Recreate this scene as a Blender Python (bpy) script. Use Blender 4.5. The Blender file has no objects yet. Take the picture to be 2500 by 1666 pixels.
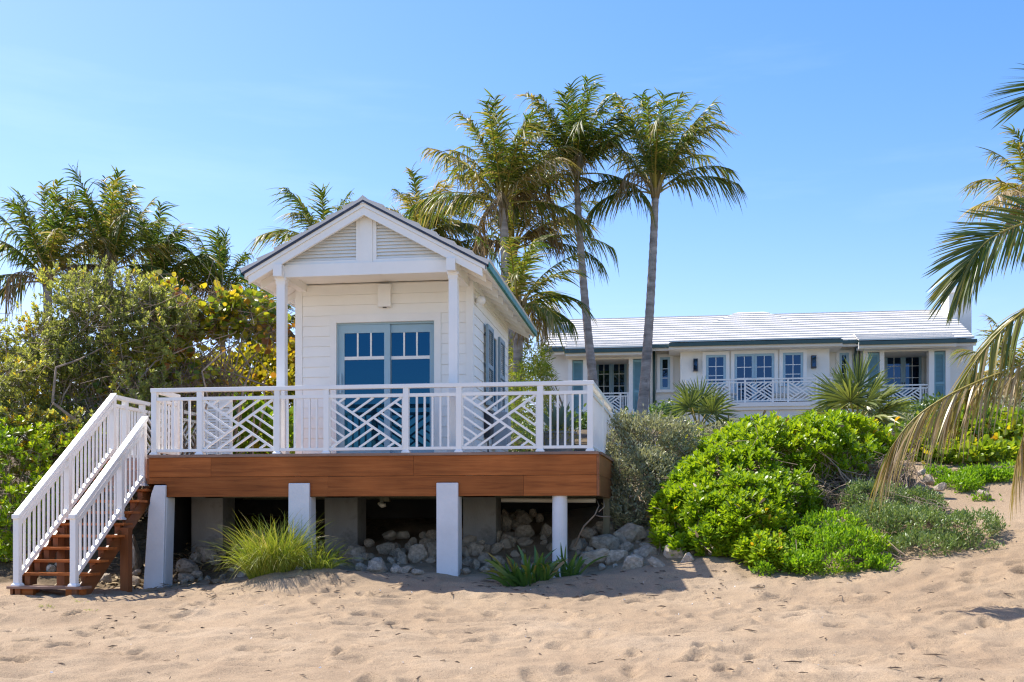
import bpy, math, random
import numpy as np
from mathutils import Vector, Matrix

R = math.radians
random.seed(7)
# ------------------------------------------------------------------ camera
# World: X runs along the front of the deck, Y away from the sea, Z up.
F = 2600.0; CU = 1250.0; HV = 1266.0; TH = math.atan(372 / 2600.0)
CT, ST = math.cos(TH), math.sin(TH)
CZ = 1.6
scene = bpy.context.scene
col = scene.collection
cam_d = bpy.data.cameras.new("camera"); cam = bpy.data.objects.new("camera", cam_d); col.objects.link(cam)
cam.location = (0, 0, CZ); cam.rotation_euler = (R(90), 0, TH)
cam_d.sensor_width = 36; cam_d.lens = F / 2500 * 36
cam_d.shift_y = (HV - 833) / 2500
cam_d.clip_start = 0.1; cam_d.clip_end = 6000
scene.camera = cam
# ------------------------------------------------------------------ sky and sun
SUN = Vector((-0.60, 0.27, 1.0)).normalized()          # towards the sun
SUN_EL = math.asin(SUN.z); SUN_AZ = math.atan2(SUN.x, SUN.y)
world = bpy.data.worlds.new("World"); scene.world = world; world.use_nodes = True
wn, wl = world.node_tree.nodes, world.node_tree.links
wn.clear()
sky = wn.new("ShaderNodeTexSky"); sky.sky_type = 'NISHITA'; sky.sun_disc = False
sky.sun_elevation = SUN_EL; sky.sun_rotation = SUN_AZ
sky.altitude = 0; sky.air_density = 1.0; sky.dust_density = 0.7; sky.ozone_density = 2.2
bg = wn.new("ShaderNodeBackground"); bg.inputs[1].default_value = 0.145
wo = wn.new("ShaderNodeOutputWorld")
# thin high cirrus, the same all round
tc = wn.new("ShaderNodeTexCoord"); mp = wn.new("ShaderNodeMapping")
mp.inputs["Scale"].default_value = (1.3, 1.3, 9.0)
nz = wn.new("ShaderNodeTexNoise"); nz.inputs["Scale"].default_value = 1.6; nz.inputs["Detail"].default_value = 6; nz.inputs["Roughness"].default_value = 0.6
cr = wn.new("ShaderNodeValToRGB"); cr.color_ramp.elements[0].position = 0.55; cr.color_ramp.elements[1].position = 0.85
cr.color_ramp.elements[0].color = (0, 0, 0, 1); cr.color_ramp.elements[1].color = (0.06, 0.06, 0.06, 1)
hs = wn.new("ShaderNodeHueSaturation"); hs.inputs["Saturation"].default_value = 1.36; hs.inputs["Value"].default_value = 1.0
mx = wn.new("ShaderNodeMix"); mx.data_type = 'RGBA'; mx.inputs["B"].default_value = (7.0, 7.4, 8.0, 1)
wl.new(tc.outputs["Generated"], mp.inputs["Vector"]); wl.new(mp.outputs[0], nz.inputs["Vector"])
wl.new(nz.outputs["Fac"], cr.inputs[0]); wl.new(cr.outputs[0], mx.inputs["Factor"])
wl.new(sky.outputs[0], hs.inputs["Color"]); tn_ = wn.new("ShaderNodeMix"); tn_.data_type = "RGBA"; tn_.blend_type = "MULTIPLY"; tn_.inputs["Factor"].default_value = 1; tn_.inputs["B"].default_value = (1.05, 0.795, 0.82, 1)
wl.new(hs.outputs[0], tn_.inputs["A"]); wl.new(tn_.outputs["Result"], mx.inputs["A"])
wl.new(mx.outputs["Result"], bg.inputs[0]); wl.new(bg.outputs[0], wo.inputs[0])
sd = bpy.data.lights.new("sun", 'SUN'); sd.energy = 3.7; sd.angle = R(0.5); sd.color = (1.0, 0.94, 0.85)
so = bpy.data.objects.new("sun", sd); col.objects.link(so); so.location = (-20, 10, 40)
so.rotation_euler = SUN.to_track_quat('Z', 'Y').to_euler()
# ------------------------------------------------------------------ exposure
scene.view_settings.view_transform = 'Standard'; scene.view_settings.look = 'None'
scene.view_settings.exposure = 1.12; scene.view_settings.gamma = 1.0; scene.view_settings.use_curve_mapping = False
scene.render.engine = 'CYCLES'
scene.cycles.use_denoising = True
scene.cycles.filter_width = 1.25
scene.cycles.sample_clamp_indirect = 6.0
try:
    scene.cycles.denoiser = 'OPENIMAGEDENOISE'; scene.cycles.denoising_input_passes = 'RGB_ALBEDO_NORMAL'
except Exception:
    pass
scene.cycles.max_bounces = 7; scene.cycles.diffuse_bounces = 4; scene.cycles.glossy_bounces = 3
scene.cycles.transmission_bounces = 3; scene.cycles.caustics_reflective = False; scene.cycles.caustics_refractive = False
# ------------------------------------------------------------------ helpers: places
def at(u, v, Y):
    """the point of the vertical plane Y (metres from the camera) measured at photo pixel u, v"""
    r = (u - CU) / F
    X = Y * (r * CT - ST) / (CT + r * ST)
    return Vector((X, Y, CZ + (HV - v) * (-X * ST + Y * CT) / F))
def ax(u, Y): return at(u, HV, Y).x
def az(u, v, Y): return at(u, v, Y).z
def pxm(X, Y): return F / (-X * ST + Y * CT)          # photo pixels per metre there
# ------------------------------------------------------------------ helpers: meshes and objects
WL = {}
def wloc(o): return WL.get(o.name, Vector((0, 0, 0))) if o else Vector((0, 0, 0))
def tag(o, label=None, cat=None, group=None, kind=None):
    if label: o["label"] = label
    if cat: o["category"] = cat
    if group: o["group"] = group
    if kind: o["kind"] = kind
    return o
def thing(name, label, cat, loc=(0, 0, 0), group=None):
    o = bpy.data.objects.new(name, None); col.objects.link(o)
    o.location = loc; o.empty_display_size = 0.2; WL[o.name] = Vector(loc)
    return tag(o, label, cat, group)
def link_mesh(name, me, parent=None, loc=None, rot=None, scale=None):
    o = bpy.data.objects.new(name, me); col.objects.link(o)
    pl = wloc(parent)
    if parent: o.parent = parent
    if loc is not None:
        o.location = Vector(loc) - pl; WL[o.name] = Vector(loc)
    else:
        WL[o.name] = pl.copy()
    if rot is not None: o.rotation_euler = rot
    if scale is not None: o.scale = scale
    return o
class MB:
    def __init__(s): s.v = []; s.f = []; s.m = []
    def add(s, vs, fs, mi=0):
        b = len(s.v); s.v += [tuple(p) for p in vs]
        for f in fs: s.f.append(tuple(b + i for i in f)); s.m.append(mi)
        return s
    def box(s, x0, x1, y0, y1, z0, z1, mi=0):
        if x0 > x1: x0, x1 = x1, x0
        if y0 > y1: y0, y1 = y1, y0
        if z0 > z1: z0, z1 = z1, z0
        return s.add([(x0,y0,z0),(x1,y0,z0),(x1,y1,z0),(x0,y1,z0),(x0,y0,z1),(x1,y0,z1),(x1,y1,z1),(x0,y1,z1)],
              [(0,3,2,1),(4,5,6,7),(0,1,5,4),(1,2,6,5),(2,3,7,6),(3,0,4,7)], mi)
    def bar(s, p0, p1, w, h, up=(0, 0, 1), mi=0, e0=None, e1=None):
        """box from p0 to p1; h along up, w across. e0, e1: make the end vertical (True)"""
        p0, p1 = Vector(p0), Vector(p1); d = (p1 - p0).normalized(); up = Vector(up)
        sd_ = d.cross(up)
        if sd_.length < 1e-6: sd_ = d.cross(Vector((0, 1, 0)))
        sd_.normalize(); n = sd_.cross(d).normalized()
        if e0 is None:
            n0 = n1 = n
        else:
            k = 1.0 / max(0.2, n.z); n0 = n1 = Vector((0, 0, 1)) * k
        a, b = sd_ * (w / 2), None
        vs = []
        for p, nn in ((p0, n0), (p1, n1)):
            q = nn * (h / 2)
            vs += [p - a - q, p + a - q, p + a + q, p - a + q]
        return s.add(vs, [(0,3,2,1),(4,5,6,7),(0,1,5,4),(1,2,6,5),(2,3,7,6),(3,0,4,7)], mi)
    def tube(s, pts, rads, n=8, cap=True, mi=0, flat=1.0):
        pts = [Vector(p) for p in pts]
        if not hasattr(rads, '__len__'): rads = [rads] * len(pts)
        b = len(s.v); prev = None
        for i, p in enumerate(pts):
            t = (pts[min(i + 1, len(pts) - 1)] - pts[max(i - 1, 0)]).normalized()
            if prev is None:
                x = t.cross(Vector((0, 1, 0)))
                if x.length < 0.1: x = t.cross(Vector((1, 0, 0)))
            else:
                x = prev - t * prev.dot(t)
            x.normalize(); y = t.cross(x); prev = x
            for k in range(n):
                a = 2 * math.pi * k / n
                s.v.append(tuple(p + (x * math.cos(a) + y * math.sin(a) * flat) * rads[i]))
        for i in range(len(pts) - 1):
            for k in range(n):
                k2 = (k + 1) % n
                s.f.append((b+i*n+k, b+i*n+k2, b+(i+1)*n+k2, b+(i+1)*n+k)); s.m.append(mi)
        if cap:
            s.f.append(tuple(b + k for k in reversed(range(n)))); s.m.append(mi)
            e = b + (len(pts) - 1) * n
            s.f.append(tuple(e + k for k in range(n))); s.m.append(mi)
        return s
    def prism_y(s, poly, y0, y1, mi=0):
        """polygon of (x, z) points, counter-clockwise seen from -Y, pushed from y0 to y1"""
        n = len(poly)
        vs = [(x, y0, z) for x, z in poly] + [(x, y1, z) for x, z in poly]
        return s.add(vs, [tuple(range(n)), tuple(range(2*n-1, n-1, -1))] + [((i+1) % n, i, i+n, (i+1) % n + n) for i in range(n)], mi)
    def prism_x(s, poly, x0, x1, mi=0):
        """polygon of (y, z) points pushed from x0 to x1"""
        n = len(poly)
        vs = [(x0, y, z) for y, z in poly] + [(x1, y, z) for y, z in poly]
        return s.add(vs, [tuple(range(n)), tuple(range(2*n-1, n-1, -1))] + [((i+1) % n, i, i+n, (i+1) % n + n) for i in range(n)], mi)
    def lathe(s, c, prof, n=16, mi=0):
        """profile of (radius, z) turned about the vertical through c"""
        b = len(s.v)
        for r_, z in prof:
            for k in range(n):
                a = 2*math.pi*k/n; s.v.append((c[0]+r_*math.cos(a), c[1]+r_*math.sin(a), c[2]+z))
        for i in range(len(prof)-1):
            for k in range(n):
                k2 = (k+1) % n; s.f.append((b+i*n+k, b+i*n+k2, b+(i+1)*n+k2, b+(i+1)*n+k)); s.m.append(mi)
        s.f.append(tuple(b+k for k in reversed(range(n)))); s.m.append(mi)
        e = b+(len(prof)-1)*n; s.f.append(tuple(e+k for k in range(n))); s.m.append(mi)
        return s
    def build(s, name, mat, parent=None, smooth=False, bevel=0):
        me = bpy.data.meshes.new(name); pl = wloc(parent)
        me.from_pydata([(x-pl.x, y-pl.y, z-pl.z) for x, y, z in s.v], [], s.f)
        mats = mat if isinstance(mat, (list, tuple)) else [mat]
        for m in mats: me.materials.append(m)
        if len(mats) > 1: me.polygons.foreach_set("material_index", s.m)
        if smooth: me.polygons.foreach_set("use_smooth", [True]*len(s.f))
        me.update()
        o = link_mesh(name, me, parent)
        if bevel:
            b = o.modifiers.new("bevel", 'BEVEL'); b.width = bevel; b.segments = 2; b.limit_method = 'ANGLE'
        return o
def np_mesh(name, V, quads=None, tris=None, mats=(), mi=None, tint=None, smooth=False, parent=None):
    """a mesh object from numpy arrays; V in world coordinates"""
    me = bpy.data.meshes.new(name); pl = wloc(parent)
    V = np.asarray(V, dtype=np.float32).reshape(-1, 3) - np.array(pl, dtype=np.float32)
    nq = 0 if quads is None else len(quads); nt = 0 if tris is None else len(tris)
    me.vertices.add(len(V)); me.vertices.foreach_set("co", V.ravel())
    li = []
    if nq: li.append(np.asarray(quads, dtype=np.int32).ravel())
    if nt: li.append(np.asarray(tris, dtype=np.int32).ravel())
    li = np.concatenate(li); me.loops.add(len(li)); me.loops.foreach_set("vertex_index", li)
    me.polygons.add(nq + nt)
    ls = np.concatenate([np.arange(nq) * 4, nq * 4 + np.arange(nt) * 3]).astype(np.int32)
    me.polygons.foreach_set("loop_start", ls)
    if mi is not None: me.polygons.foreach_set("material_index", np.asarray(mi, dtype=np.int32))
    if smooth: me.polygons.foreach_set("use_smooth", np.ones(nq + nt, dtype=bool))
    for m in mats: me.materials.append(m)
    if tint is not None:
        a = me.attributes.new("tint", 'FLOAT', 'POINT'); a.data.foreach_set("value", np.asarray(tint, dtype=np.float32))
    me.update(calc_edges=True); me.validate()
    return link_mesh(name, me, parent)
# ------------------------------------------------------------------ helpers: noise
def _h(ix, iy, iz, seed):
    n = (ix.astype(np.int64) * 374761393 + iy.astype(np.int64) * 668265263 + iz.astype(np.int64) * 2147483647 + seed * 974711) & 0xffffffff
    n = ((n ^ (n >> 13)) * 1274126177) & 0xffffffff
    n = ((n ^ (n >> 16)) * 2246822519) & 0xffffffff
    return ((n ^ (n >> 15)) & 0xffff) / 65535.0
def vnoise(P, sc=1.0, seed=0):
    P = np.asarray(P, dtype=np.float64) * sc
    if P.shape[-1] == 2: P = np.concatenate([P, np.zeros(P.shape[:-1] + (1,))], -1)
    i = np.floor(P).astype(np.int64); f = P - i; f = f * f * (3 - 2 * f)
    out = 0
    for dx in (0, 1):
        for dy in (0, 1):
            for dz in (0, 1):
                w = (f[..., 0] if dx else 1 - f[..., 0]) * (f[..., 1] if dy else 1 - f[..., 1]) * (f[..., 2] if dz else 1 - f[..., 2])
                out = out + w * _h(i[..., 0] + dx, i[..., 1] + dy, i[..., 2] + dz, seed)
    return out
def fbm(P, sc, octv=4, seed=0):
    t = 0; a = 0.5
    for k in range(octv):
        t = t + a * (vnoise(P, sc * 2 ** k, seed + k * 17) - 0.5); a *= 0.5
    return t
# ------------------------------------------------------------------ helpers: materials
def nodemat(name):
    m = bpy.data.materials.new(name); m.use_nodes = True
    nt = m.node_tree; b = nt.nodes["Principled BSDF"]
    return m, nt, b
def N(nt, t, **kw):
    n = nt.nodes.new(t)
    for k, v in kw.items():
        if k in n.inputs: n.inputs[k].default_value = v
        else: setattr(n, k, v)
    return n
def ramp(nt, stops):
    n = nt.nodes.new("ShaderNodeValToRGB"); e = n.color_ramp.elements
    while len(e) > 1: e.remove(e[-1])
    e[0].position = stops[0][0]; e[0].color = tuple(stops[0][1]) + (1,)
    for p, c in stops[1:]:
        x = e.new(p); x.color = tuple(c) + (1,)
    return n
def paint(name, c, rough=0.5, var=0.06, scale=2.5, bump=0.0, bscale=60, spec=0.4, obj_var=0.0, dirt=None, stretch=None):
    m, nt, b = nodemat(name); L = nt.links
    tcn = N(nt, "ShaderNodeTexCoord")
    src = tcn.outputs["Object"]
    if stretch:
        mpn = N(nt, "ShaderNodeMapping"); mpn.inputs["Scale"].default_value = stretch
        L.new(src, mpn.inputs[0]); src = mpn.outputs[0]
    n1 = N(nt, "ShaderNodeTexNoise", Scale=scale, Detail=5.0, Roughness=0.6); L.new(src, n1.inputs["Vector"])
    c0 = [x * (1 - var * 1.6) for x in c]; c1 = [min(1, x * (1 + var * 0.6)) for x in c]
    rp = ramp(nt, [(0.3, c0), (0.7, c1)]); L.new(n1.outputs["Fac"], rp.inputs[0])
    out = rp.outputs[0]
    if dirt:
        n2 = N(nt, "ShaderNodeTexNoise", Scale=dirt[1], Detail=8.0, Roughness=0.7); L.new(tcn.outputs["Object"], n2.inputs["Vector"])
        r2 = ramp(nt, [(dirt[2], (0, 0, 0)), (dirt[2] + 0.15, (dirt[3],) * 3)]); L.new(n2.outputs["Fac"], r2.inputs[0])
        mxn = N(nt, "ShaderNodeMix", data_type='RGBA'); mxn.inputs["B"].default_value = tuple(dirt[0]) + (1,)
        L.new(r2.outputs[0], mxn.inputs["Factor"]); L.new(out, mxn.inputs["A"]); out = mxn.outputs["Result"]
    if obj_var:
        oi = N(nt, "ShaderNodeObjectInfo"); hsn = N(nt, "ShaderNodeHueSaturation")
        mr = N(nt, "ShaderNodeMapRange"); mr.inputs[3].default_value = 1 - obj_var; mr.inputs[4].default_value = 1 + obj_var
        L.new(oi.outputs["Random"], mr.inputs[0]); L.new(mr.outputs[0], hsn.inputs["Value"]); L.new(out, hsn.inputs["Color"]); out = hsn.outputs[0]
    L.new(out, b.inputs["Base Color"])
    b.inputs["Roughness"].default_value = rough; b.inputs["Specular IOR Level"].default_value = spec
    if bump:
        n3 = N(nt, "ShaderNodeTexNoise", Scale=bscale, Detail=6.0); L.new(src, n3.inputs["Vector"])
        bm = N(nt, "ShaderNodeBump", Strength=bump, Distance=0.01); L.new(n3.outputs["Fac"], bm.inputs["Height"]); L.new(bm.outputs[0], b.inputs["Normal"])
    return m
def woodmat(name, dark, mid, light, rough=0.45, along='X', spec=0.35):
    m, nt, b = nodemat(name); L = nt.links
    tcn = N(nt, "ShaderNodeTexCoord"); mpn = N(nt, "ShaderNodeMapping"); oi = N(nt, "ShaderNodeObjectInfo")
    sc = {'X': (0.5, 9, 9), 'Y': (9, 0.5, 9), 'Z': (9, 9, 0.5)}[along]
    mpn.inputs["Scale"].default_value = sc
    ad = N(nt, "ShaderNodeVectorMath", operation='ADD'); mu = N(nt, "ShaderNodeMath", operation='MULTIPLY'); mu.inputs[1].default_value = 37.0
    L.new(oi.outputs["Random"], mu.inputs[0]); L.new(tcn.outputs["Object"], ad.inputs[0]); L.new(mu.outputs[0], ad.inputs[1]); L.new(ad.outputs[0], mpn.inputs[0])
    n1 = N(nt, "ShaderNodeTexNoise", Scale=2.2, Detail=8.0, Roughness=0.65, Distortion=0.6); L.new(mpn.outputs[0], n1.inputs["Vector"])
    n2 = N(nt, "ShaderNodeTexNoise", Scale=1.1, Detail=3.0); L.new(ad.outputs[0], n2.inputs["Vector"])
    rp = ramp(nt, [(0.25, dark), (0.5, mid), (0.78, light)]); L.new(n1.outputs["Fac"], rp.inputs[0])
    hsn = N(nt, "ShaderNodeHueSaturation"); mr = N(nt, "ShaderNodeMapRange"); mr.inputs[1].default_value = 0.3; mr.inputs[2].default_value = 0.7; mr.inputs[3].default_value = 0.78; mr.inputs[4].default_value = 1.18
    L.new(n2.outputs["Fac"], mr.inputs[0]); L.new(rp.outputs[0], hsn.inputs["Color"]); L.new(mr.outputs[0], hsn.inputs["Value"])
    h2 = N(nt, "ShaderNodeHueSaturation"); m2 = N(nt, "ShaderNodeMapRange"); m2.inputs[3].default_value = 0.82; m2.inputs[4].default_value = 1.15
    L.new(oi.outputs["Random"], m2.inputs[0]); L.new(m2.outputs[0], h2.inputs["Value"]); L.new(hsn.outputs[0], h2.inputs["Color"])
    L.new(h2.outputs[0], b.inputs["Base Color"]); b.inputs["Roughness"].default_value = rough; b.inputs["Specular IOR Level"].default_value = spec
    bm = N(nt, "ShaderNodeBump", Strength=0.25, Distance=0.004); L.new(n1.outputs["Fac"], bm.inputs["Height"]); L.new(bm.outputs[0], b.inputs["Normal"])
    return m
def leafmat(name, stops, trans=0.35, rough=0.45, spec=0.3, tboost=(1.25, 1.3, 0.6)):
    m, nt, b = nodemat(name); L = nt.links
    an = N(nt, "ShaderNodeAttribute", attribute_name="tint")
    rp = ramp(nt, stops); L.new(an.outputs["Fac"], rp.inputs[0])
    L.new(rp.outputs[0], b.inputs["Base Color"]); b.inputs["Roughness"].default_value = rough; b.inputs["Specular IOR Level"].default_value = spec
    tr = N(nt, "ShaderNodeBsdfTranslucent"); vm = N(nt, "ShaderNodeMix", data_type='RGBA', blend_type='MULTIPLY')
    vm.inputs["Factor"].default_value = 1; vm.inputs["B"].default_value = tuple(tboost) + (1,)
    L.new(rp.outputs[0], vm.inputs["A"]); L.new(vm.outputs["Result"], tr.inputs[0])
    ms = N(nt, "ShaderNodeMixShader"); ms.inputs[0].default_value = trans
    L.new(b.outputs[0], ms.inputs[1]); L.new(tr.outputs[0], ms.inputs[2]); L.new(ms.outputs[0], nt.nodes["Material Output"].inputs[0])
    return m
def glassmat(name, deep, refl, fac=0.3, rough=0.02):
    """coated pane: dark room behind, a bluish mirror coat in front"""
    m, nt, b = nodemat(name); L = nt.links
    b.inputs["Base Color"].default_value = tuple(deep) + (1,); b.inputs["Roughness"].default_value = 0.25; b.inputs["Specular IOR Level"].default_value = 0.0
    g = N(nt, "ShaderNodeBsdfGlossy"); g.inputs[0].default_value = tuple(refl) + (1,); g.inputs["Roughness"].default_value = rough
    n1 = N(nt, "ShaderNodeTexNoise", Scale=1.6, Detail=1.0); bm = N(nt, "ShaderNodeBump", Strength=0.02, Distance=0.05)
    tcn = N(nt, "ShaderNodeTexCoord"); L.new(tcn.outputs["Object"], n1.inputs["Vector"]); L.new(n1.outputs["Fac"], bm.inputs["Height"]); L.new(bm.outputs[0], g.inputs["Normal"])
    lw = N(nt, "ShaderNodeFresnel", IOR=1.5); ma = N(nt, "ShaderNodeMath", operation='ADD'); ma.use_clamp = True; ma.inputs[1].default_value = fac
    L.new(lw.outputs[0], ma.inputs[0])
    ms = N(nt, "ShaderNodeMixShader"); L.new(ma.outputs[0], ms.inputs[0])
    L.new(b.outputs[0], ms.inputs[1]); L.new(g.outputs[0], ms.inputs[2]); L.new(ms.outputs[0], nt.nodes["Material Output"].inputs[0])
    return m
WHITE = paint("white_paint", (0.90, 0.885, 0.83), 0.42, 0.035, 1.8, 0.03, 40, dirt=((0.68, 0.64, 0.57), 1.9, 0.61, 0.35))
WHITE_VINYL = paint("white_vinyl", (0.89, 0.88, 0.845), 0.38, 0.03, 2.0, dirt=((0.66, 0.63, 0.57), 2.6, 0.60, 0.35))
WHITE_WALL = paint("white_siding", (0.91, 0.89, 0.825), 0.5, 0.03, 1.2, obj_var=0.015)
STUCCO = paint("cream_stucco", (0.86, 0.82, 0.74), 0.8, 0.05, 0.9, 0.25, 40)
STUCCO_TRIM = paint("cream_trim", (0.89, 0.86, 0.80), 0.6, 0.03, 1.2)
BLUE = paint("pale_blue_paint", (0.36, 0.52, 0.60), 0.4, 0.04, 2.0)
BLUE_SHUT = paint("shutter_blue_paint", (0.22, 0.40, 0.46), 0.45, 0.05, 2.0)
GREY_BLUE = paint("grey_blue_paint", (0.27, 0.37, 0.43), 0.45, 0.06, 2.0)
TEAL = paint("weathered_copper", (0.045, 0.24, 0.21), 0.5, 0.25, 6.0, dirt=((0.10, 0.36, 0.31), 5.0, 0.5, 0.6))
NAVY = paint("dark_drip_metal", (0.035, 0.045, 0.075), 0.4, 0.2, 5.0, dirt=((0.25, 0.28, 0.32), 9.0, 0.62, 0.5))
GUTTER = paint("green_gutter_metal", (0.05, 0.105, 0.10), 0.4, 0.1, 2.0)
TILE = paint("white_roof_tile", (0.69, 0.66, 0.605), 0.7, 0.06, 1.5, 0.15, 25, obj_var=0.02, dirt=((0.36, 0.34, 0.31), 1.4, 0.58, 0.4))
BRONZE = paint("bronze_metal", (0.035, 0.035, 0.045), 0.4, 0.1, 3)
IPE = woodmat("oiled_hardwood", (0.21, 0.062, 0.018), (0.37, 0.115, 0.030), (0.49, 0.170, 0.048), spec=.12)
IPE_Z = woodmat("oiled_hardwood_upright", (0.16, 0.050, 0.015), (0.24, 0.080, 0.024), (0.31, 0.115, 0.040), along='Z')
IPE_Y = woodmat("oiled_hardwood_across", (0.16, 0.055, 0.018), (0.24, 0.085, 0.028), (0.31, 0.12, 0.045), along='Y')
DECKWOOD = woodmat("worn_deck_board", (0.20, 0.115, 0.08), (0.29, 0.175, 0.125), (0.38, 0.25, 0.19))
TREATED = woodmat("treated_pine", (0.11, 0.10, 0.055), (0.16, 0.15, 0.085), (0.22, 0.20, 0.12), along='Z')
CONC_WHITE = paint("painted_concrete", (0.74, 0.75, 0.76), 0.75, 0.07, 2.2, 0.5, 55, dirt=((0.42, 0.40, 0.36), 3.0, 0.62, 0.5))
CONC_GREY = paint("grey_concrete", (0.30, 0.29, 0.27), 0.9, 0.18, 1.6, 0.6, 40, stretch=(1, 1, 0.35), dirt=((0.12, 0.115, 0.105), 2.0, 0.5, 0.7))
ROCK = paint("limestone", (0.53, 0.44, 0.335), 0.95, 0.30, 3.0, 1.0, 22, obj_var=0.18, dirt=((0.19, 0.165, 0.13), 4.5, 0.52, 0.75))
PVC = paint("beige_pvc", (0.46, 0.42, 0.33), 0.45, 0.08, 3)
PLASTIC_BLACK = paint("black_plastic", (0.02, 0.02, 0.022), 0.5, 0.1, 4)
GREY_METAL = paint("grey_metal_box", (0.42, 0.45, 0.47), 0.45, 0.06, 3)
GLASS = glassmat("blue_door_glass", (0.0008, 0.007, 0.018), (0.07, 0.34, 0.62), 0.14)
GLASS_H = glassmat("house_glass", (0.003, 0.007, 0.020), (0.16, 0.32, 0.58), 0.12)
CUSHION = paint("cream_cushion", (0.72, 0.68, 0.58), 0.9, 0.05, 3, 0.2, 60)
TRUNK = paint("palm_bark", (0.42, 0.355, 0.31), 0.95, 0.35, 2.0, 0.9, 16, stretch=(1, 1, 3.2), dirt=((0.17, 0.135, 0.115), 4.0, 0.55, 0.8))
BARK = paint("grey_bark", (0.34, 0.26, 0.19), 0.95, 0.30, 6.0, 0.5, 40)
DRYSTEM = paint("dry_stem", (0.36, 0.275, 0.20), 0.9, 0.35, 5.0)
RACHIS = paint("palm_rib", (0.34, 0.27, 0.05), 0.45, 0.2, 3.0)
RACHIS_DRY = paint("dry_palm_rib", (0.33, 0.24, 0.12), 0.7, 0.2, 3.0)
PALM = leafmat("palm_leaflet", [(0.0, (0.05, 0.095, 0.018)), (0.35, (0.085, 0.135, 0.026)), (0.60, (0.17, 0.195, 0.03)), (0.78, (0.30, 0.245, 0.05)), (0.90, (0.40, 0.29, 0.12)), (1.0, (0.48, 0.37, 0.22))], 0.45, 0.45, 0.4)
PALM_DRY = leafmat("dry_palm_leaflet", [(0.0, (0.10, 0.085, 0.025)), (0.4, (0.24, 0.16, 0.065)), (1.0, (0.40, 0.31, 0.20))], 0.30, 0.5, 0.3, (1.2, 1.05, 0.7))
PALM_NEAR = leafmat("near_palm_leaflet", [(0.0, (0.042, 0.078, 0.018)), (0.45, (0.090, 0.135, 0.025)), (0.72, (0.24, 0.22, 0.035)), (0.9, (0.36, 0.26, 0.09)), (1.0, (0.44, 0.33, 0.19))], 0.30, 0.32, 0.45)
SCAEV = leafmat("bright_green_leaf", [(0.0, (0.14, 0.26, 0.014)), (0.5, (0.27, 0.42, 0.020)), (0.9, (0.42, 0.53, 0.03)), (0.97, (0.58, 0.50, 0.03)), (1.0, (0.60, 0.40, 0.03))], 0.46, 0.35, 0.4, (1.25, 1.15, 0.5))
LIME = leafmat("lime_leaf", [(0.0, (0.13, 0.26, 0.015)), (0.6, (0.26, 0.42, 0.022)), (1.0, (0.42, 0.50, 0.04))], 0.46, 0.4, 0.35)
COVER = leafmat("grey_green_leaf", [(0.0, (0.08, 0.135, 0.035)), (0.6, (0.17, 0.25, 0.075)), (1.0, (0.36, 0.41, 0.18))], 0.28, 0.35, 0.5)
SILVER = leafmat("silver_leaf", [(0.0, (0.22, 0.23, 0.14)), (0.5, (0.42, 0.42, 0.25)), (1.0, (0.66, 0.64, 0.42))], 0.30, 0.40, 0.5, (1.1, 1.1, 0.7))
SAGE = leafmat("sage_leaf", [(0.0, (0.17, 0.20, 0.07)), (0.5, (0.30, 0.335, 0.11)), (0.85, (0.43, 0.46, 0.13)), (0.96, (0.55, 0.50, 0.06)), (1.0, (0.58, 0.36, 0.03))], 0.56, 0.4, 0.4, (1.25, 1.2, 0.6))
GRAPE = leafmat("sea_grape_leaf", [(0.0, (0.08, 0.14, 0.022)), (0.25, (0.17, 0.25, 0.03)), (0.45, (0.36, 0.38, 0.035)), (0.62, (0.52, 0.42, 0.035)), (0.74, (0.45, 0.20, 0.045)), (0.88, (0.28, 0.12, 0.055)), (1.0, (0.45, 0.36, 0.27))], 0.52, 0.35, 0.45, (1.3, 1.2, 0.5))
GRAPE_GREEN = leafmat("green_sea_grape_leaf", [(0.0, (0.11, 0.21, 0.02)), (0.5, (0.24, 0.36, 0.03)), (0.82, (0.42, 0.46, 0.04)), (0.94, (0.58, 0.40, 0.03)), (1.0, (0.52, 0.15, 0.02))], 0.50, 0.35, 0.45, (1.3, 1.2, 0.5))
GOLD = leafmat("golden_leaf", [(0.0, (0.13, 0.15, 0.018)), (0.4, (0.34, 0.34, 0.028)), (0.8, (0.52, 0.42, 0.03)), (0.93, (0.42, 0.22, 0.03)), (1.0, (0.28, 0.13, 0.04))], 0.48, 0.35, 0.45, (1.25, 1.1, 0.5))
GRASS = leafmat("dune_grass", [(0.0, (0.15, 0.23, 0.025)), (0.5, (0.30, 0.35, 0.04)), (0.8, (0.46, 0.41, 0.09)), (1.0, (0.54, 0.44, 0.22))], 0.35, 0.45, 0.35)
LILY = leafmat("strap_leaf", [(0.0, (0.035, 0.10, 0.02)), (0.7, (0.09, 0.19, 0.03)), (0.9, (0.25, 0.22, 0.04)), (1.0, (0.33, 0.22, 0.10))], 0.25, 0.3, 0.5)
FAN = leafmat("fan_palm_leaf", [(0.0, (0.11, 0.145, 0.045)), (0.5, (0.19, 0.23, 0.065)), (1.0, (0.34, 0.34, 0.13))], 0.30, 0.35, 0.45)
AGAVE = leafmat("agave_leaf", [(0.0, (0.14, 0.20, 0.15)), (1.0, (0.24, 0.30, 0.22))], 0.1, 0.45, 0.4)
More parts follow.
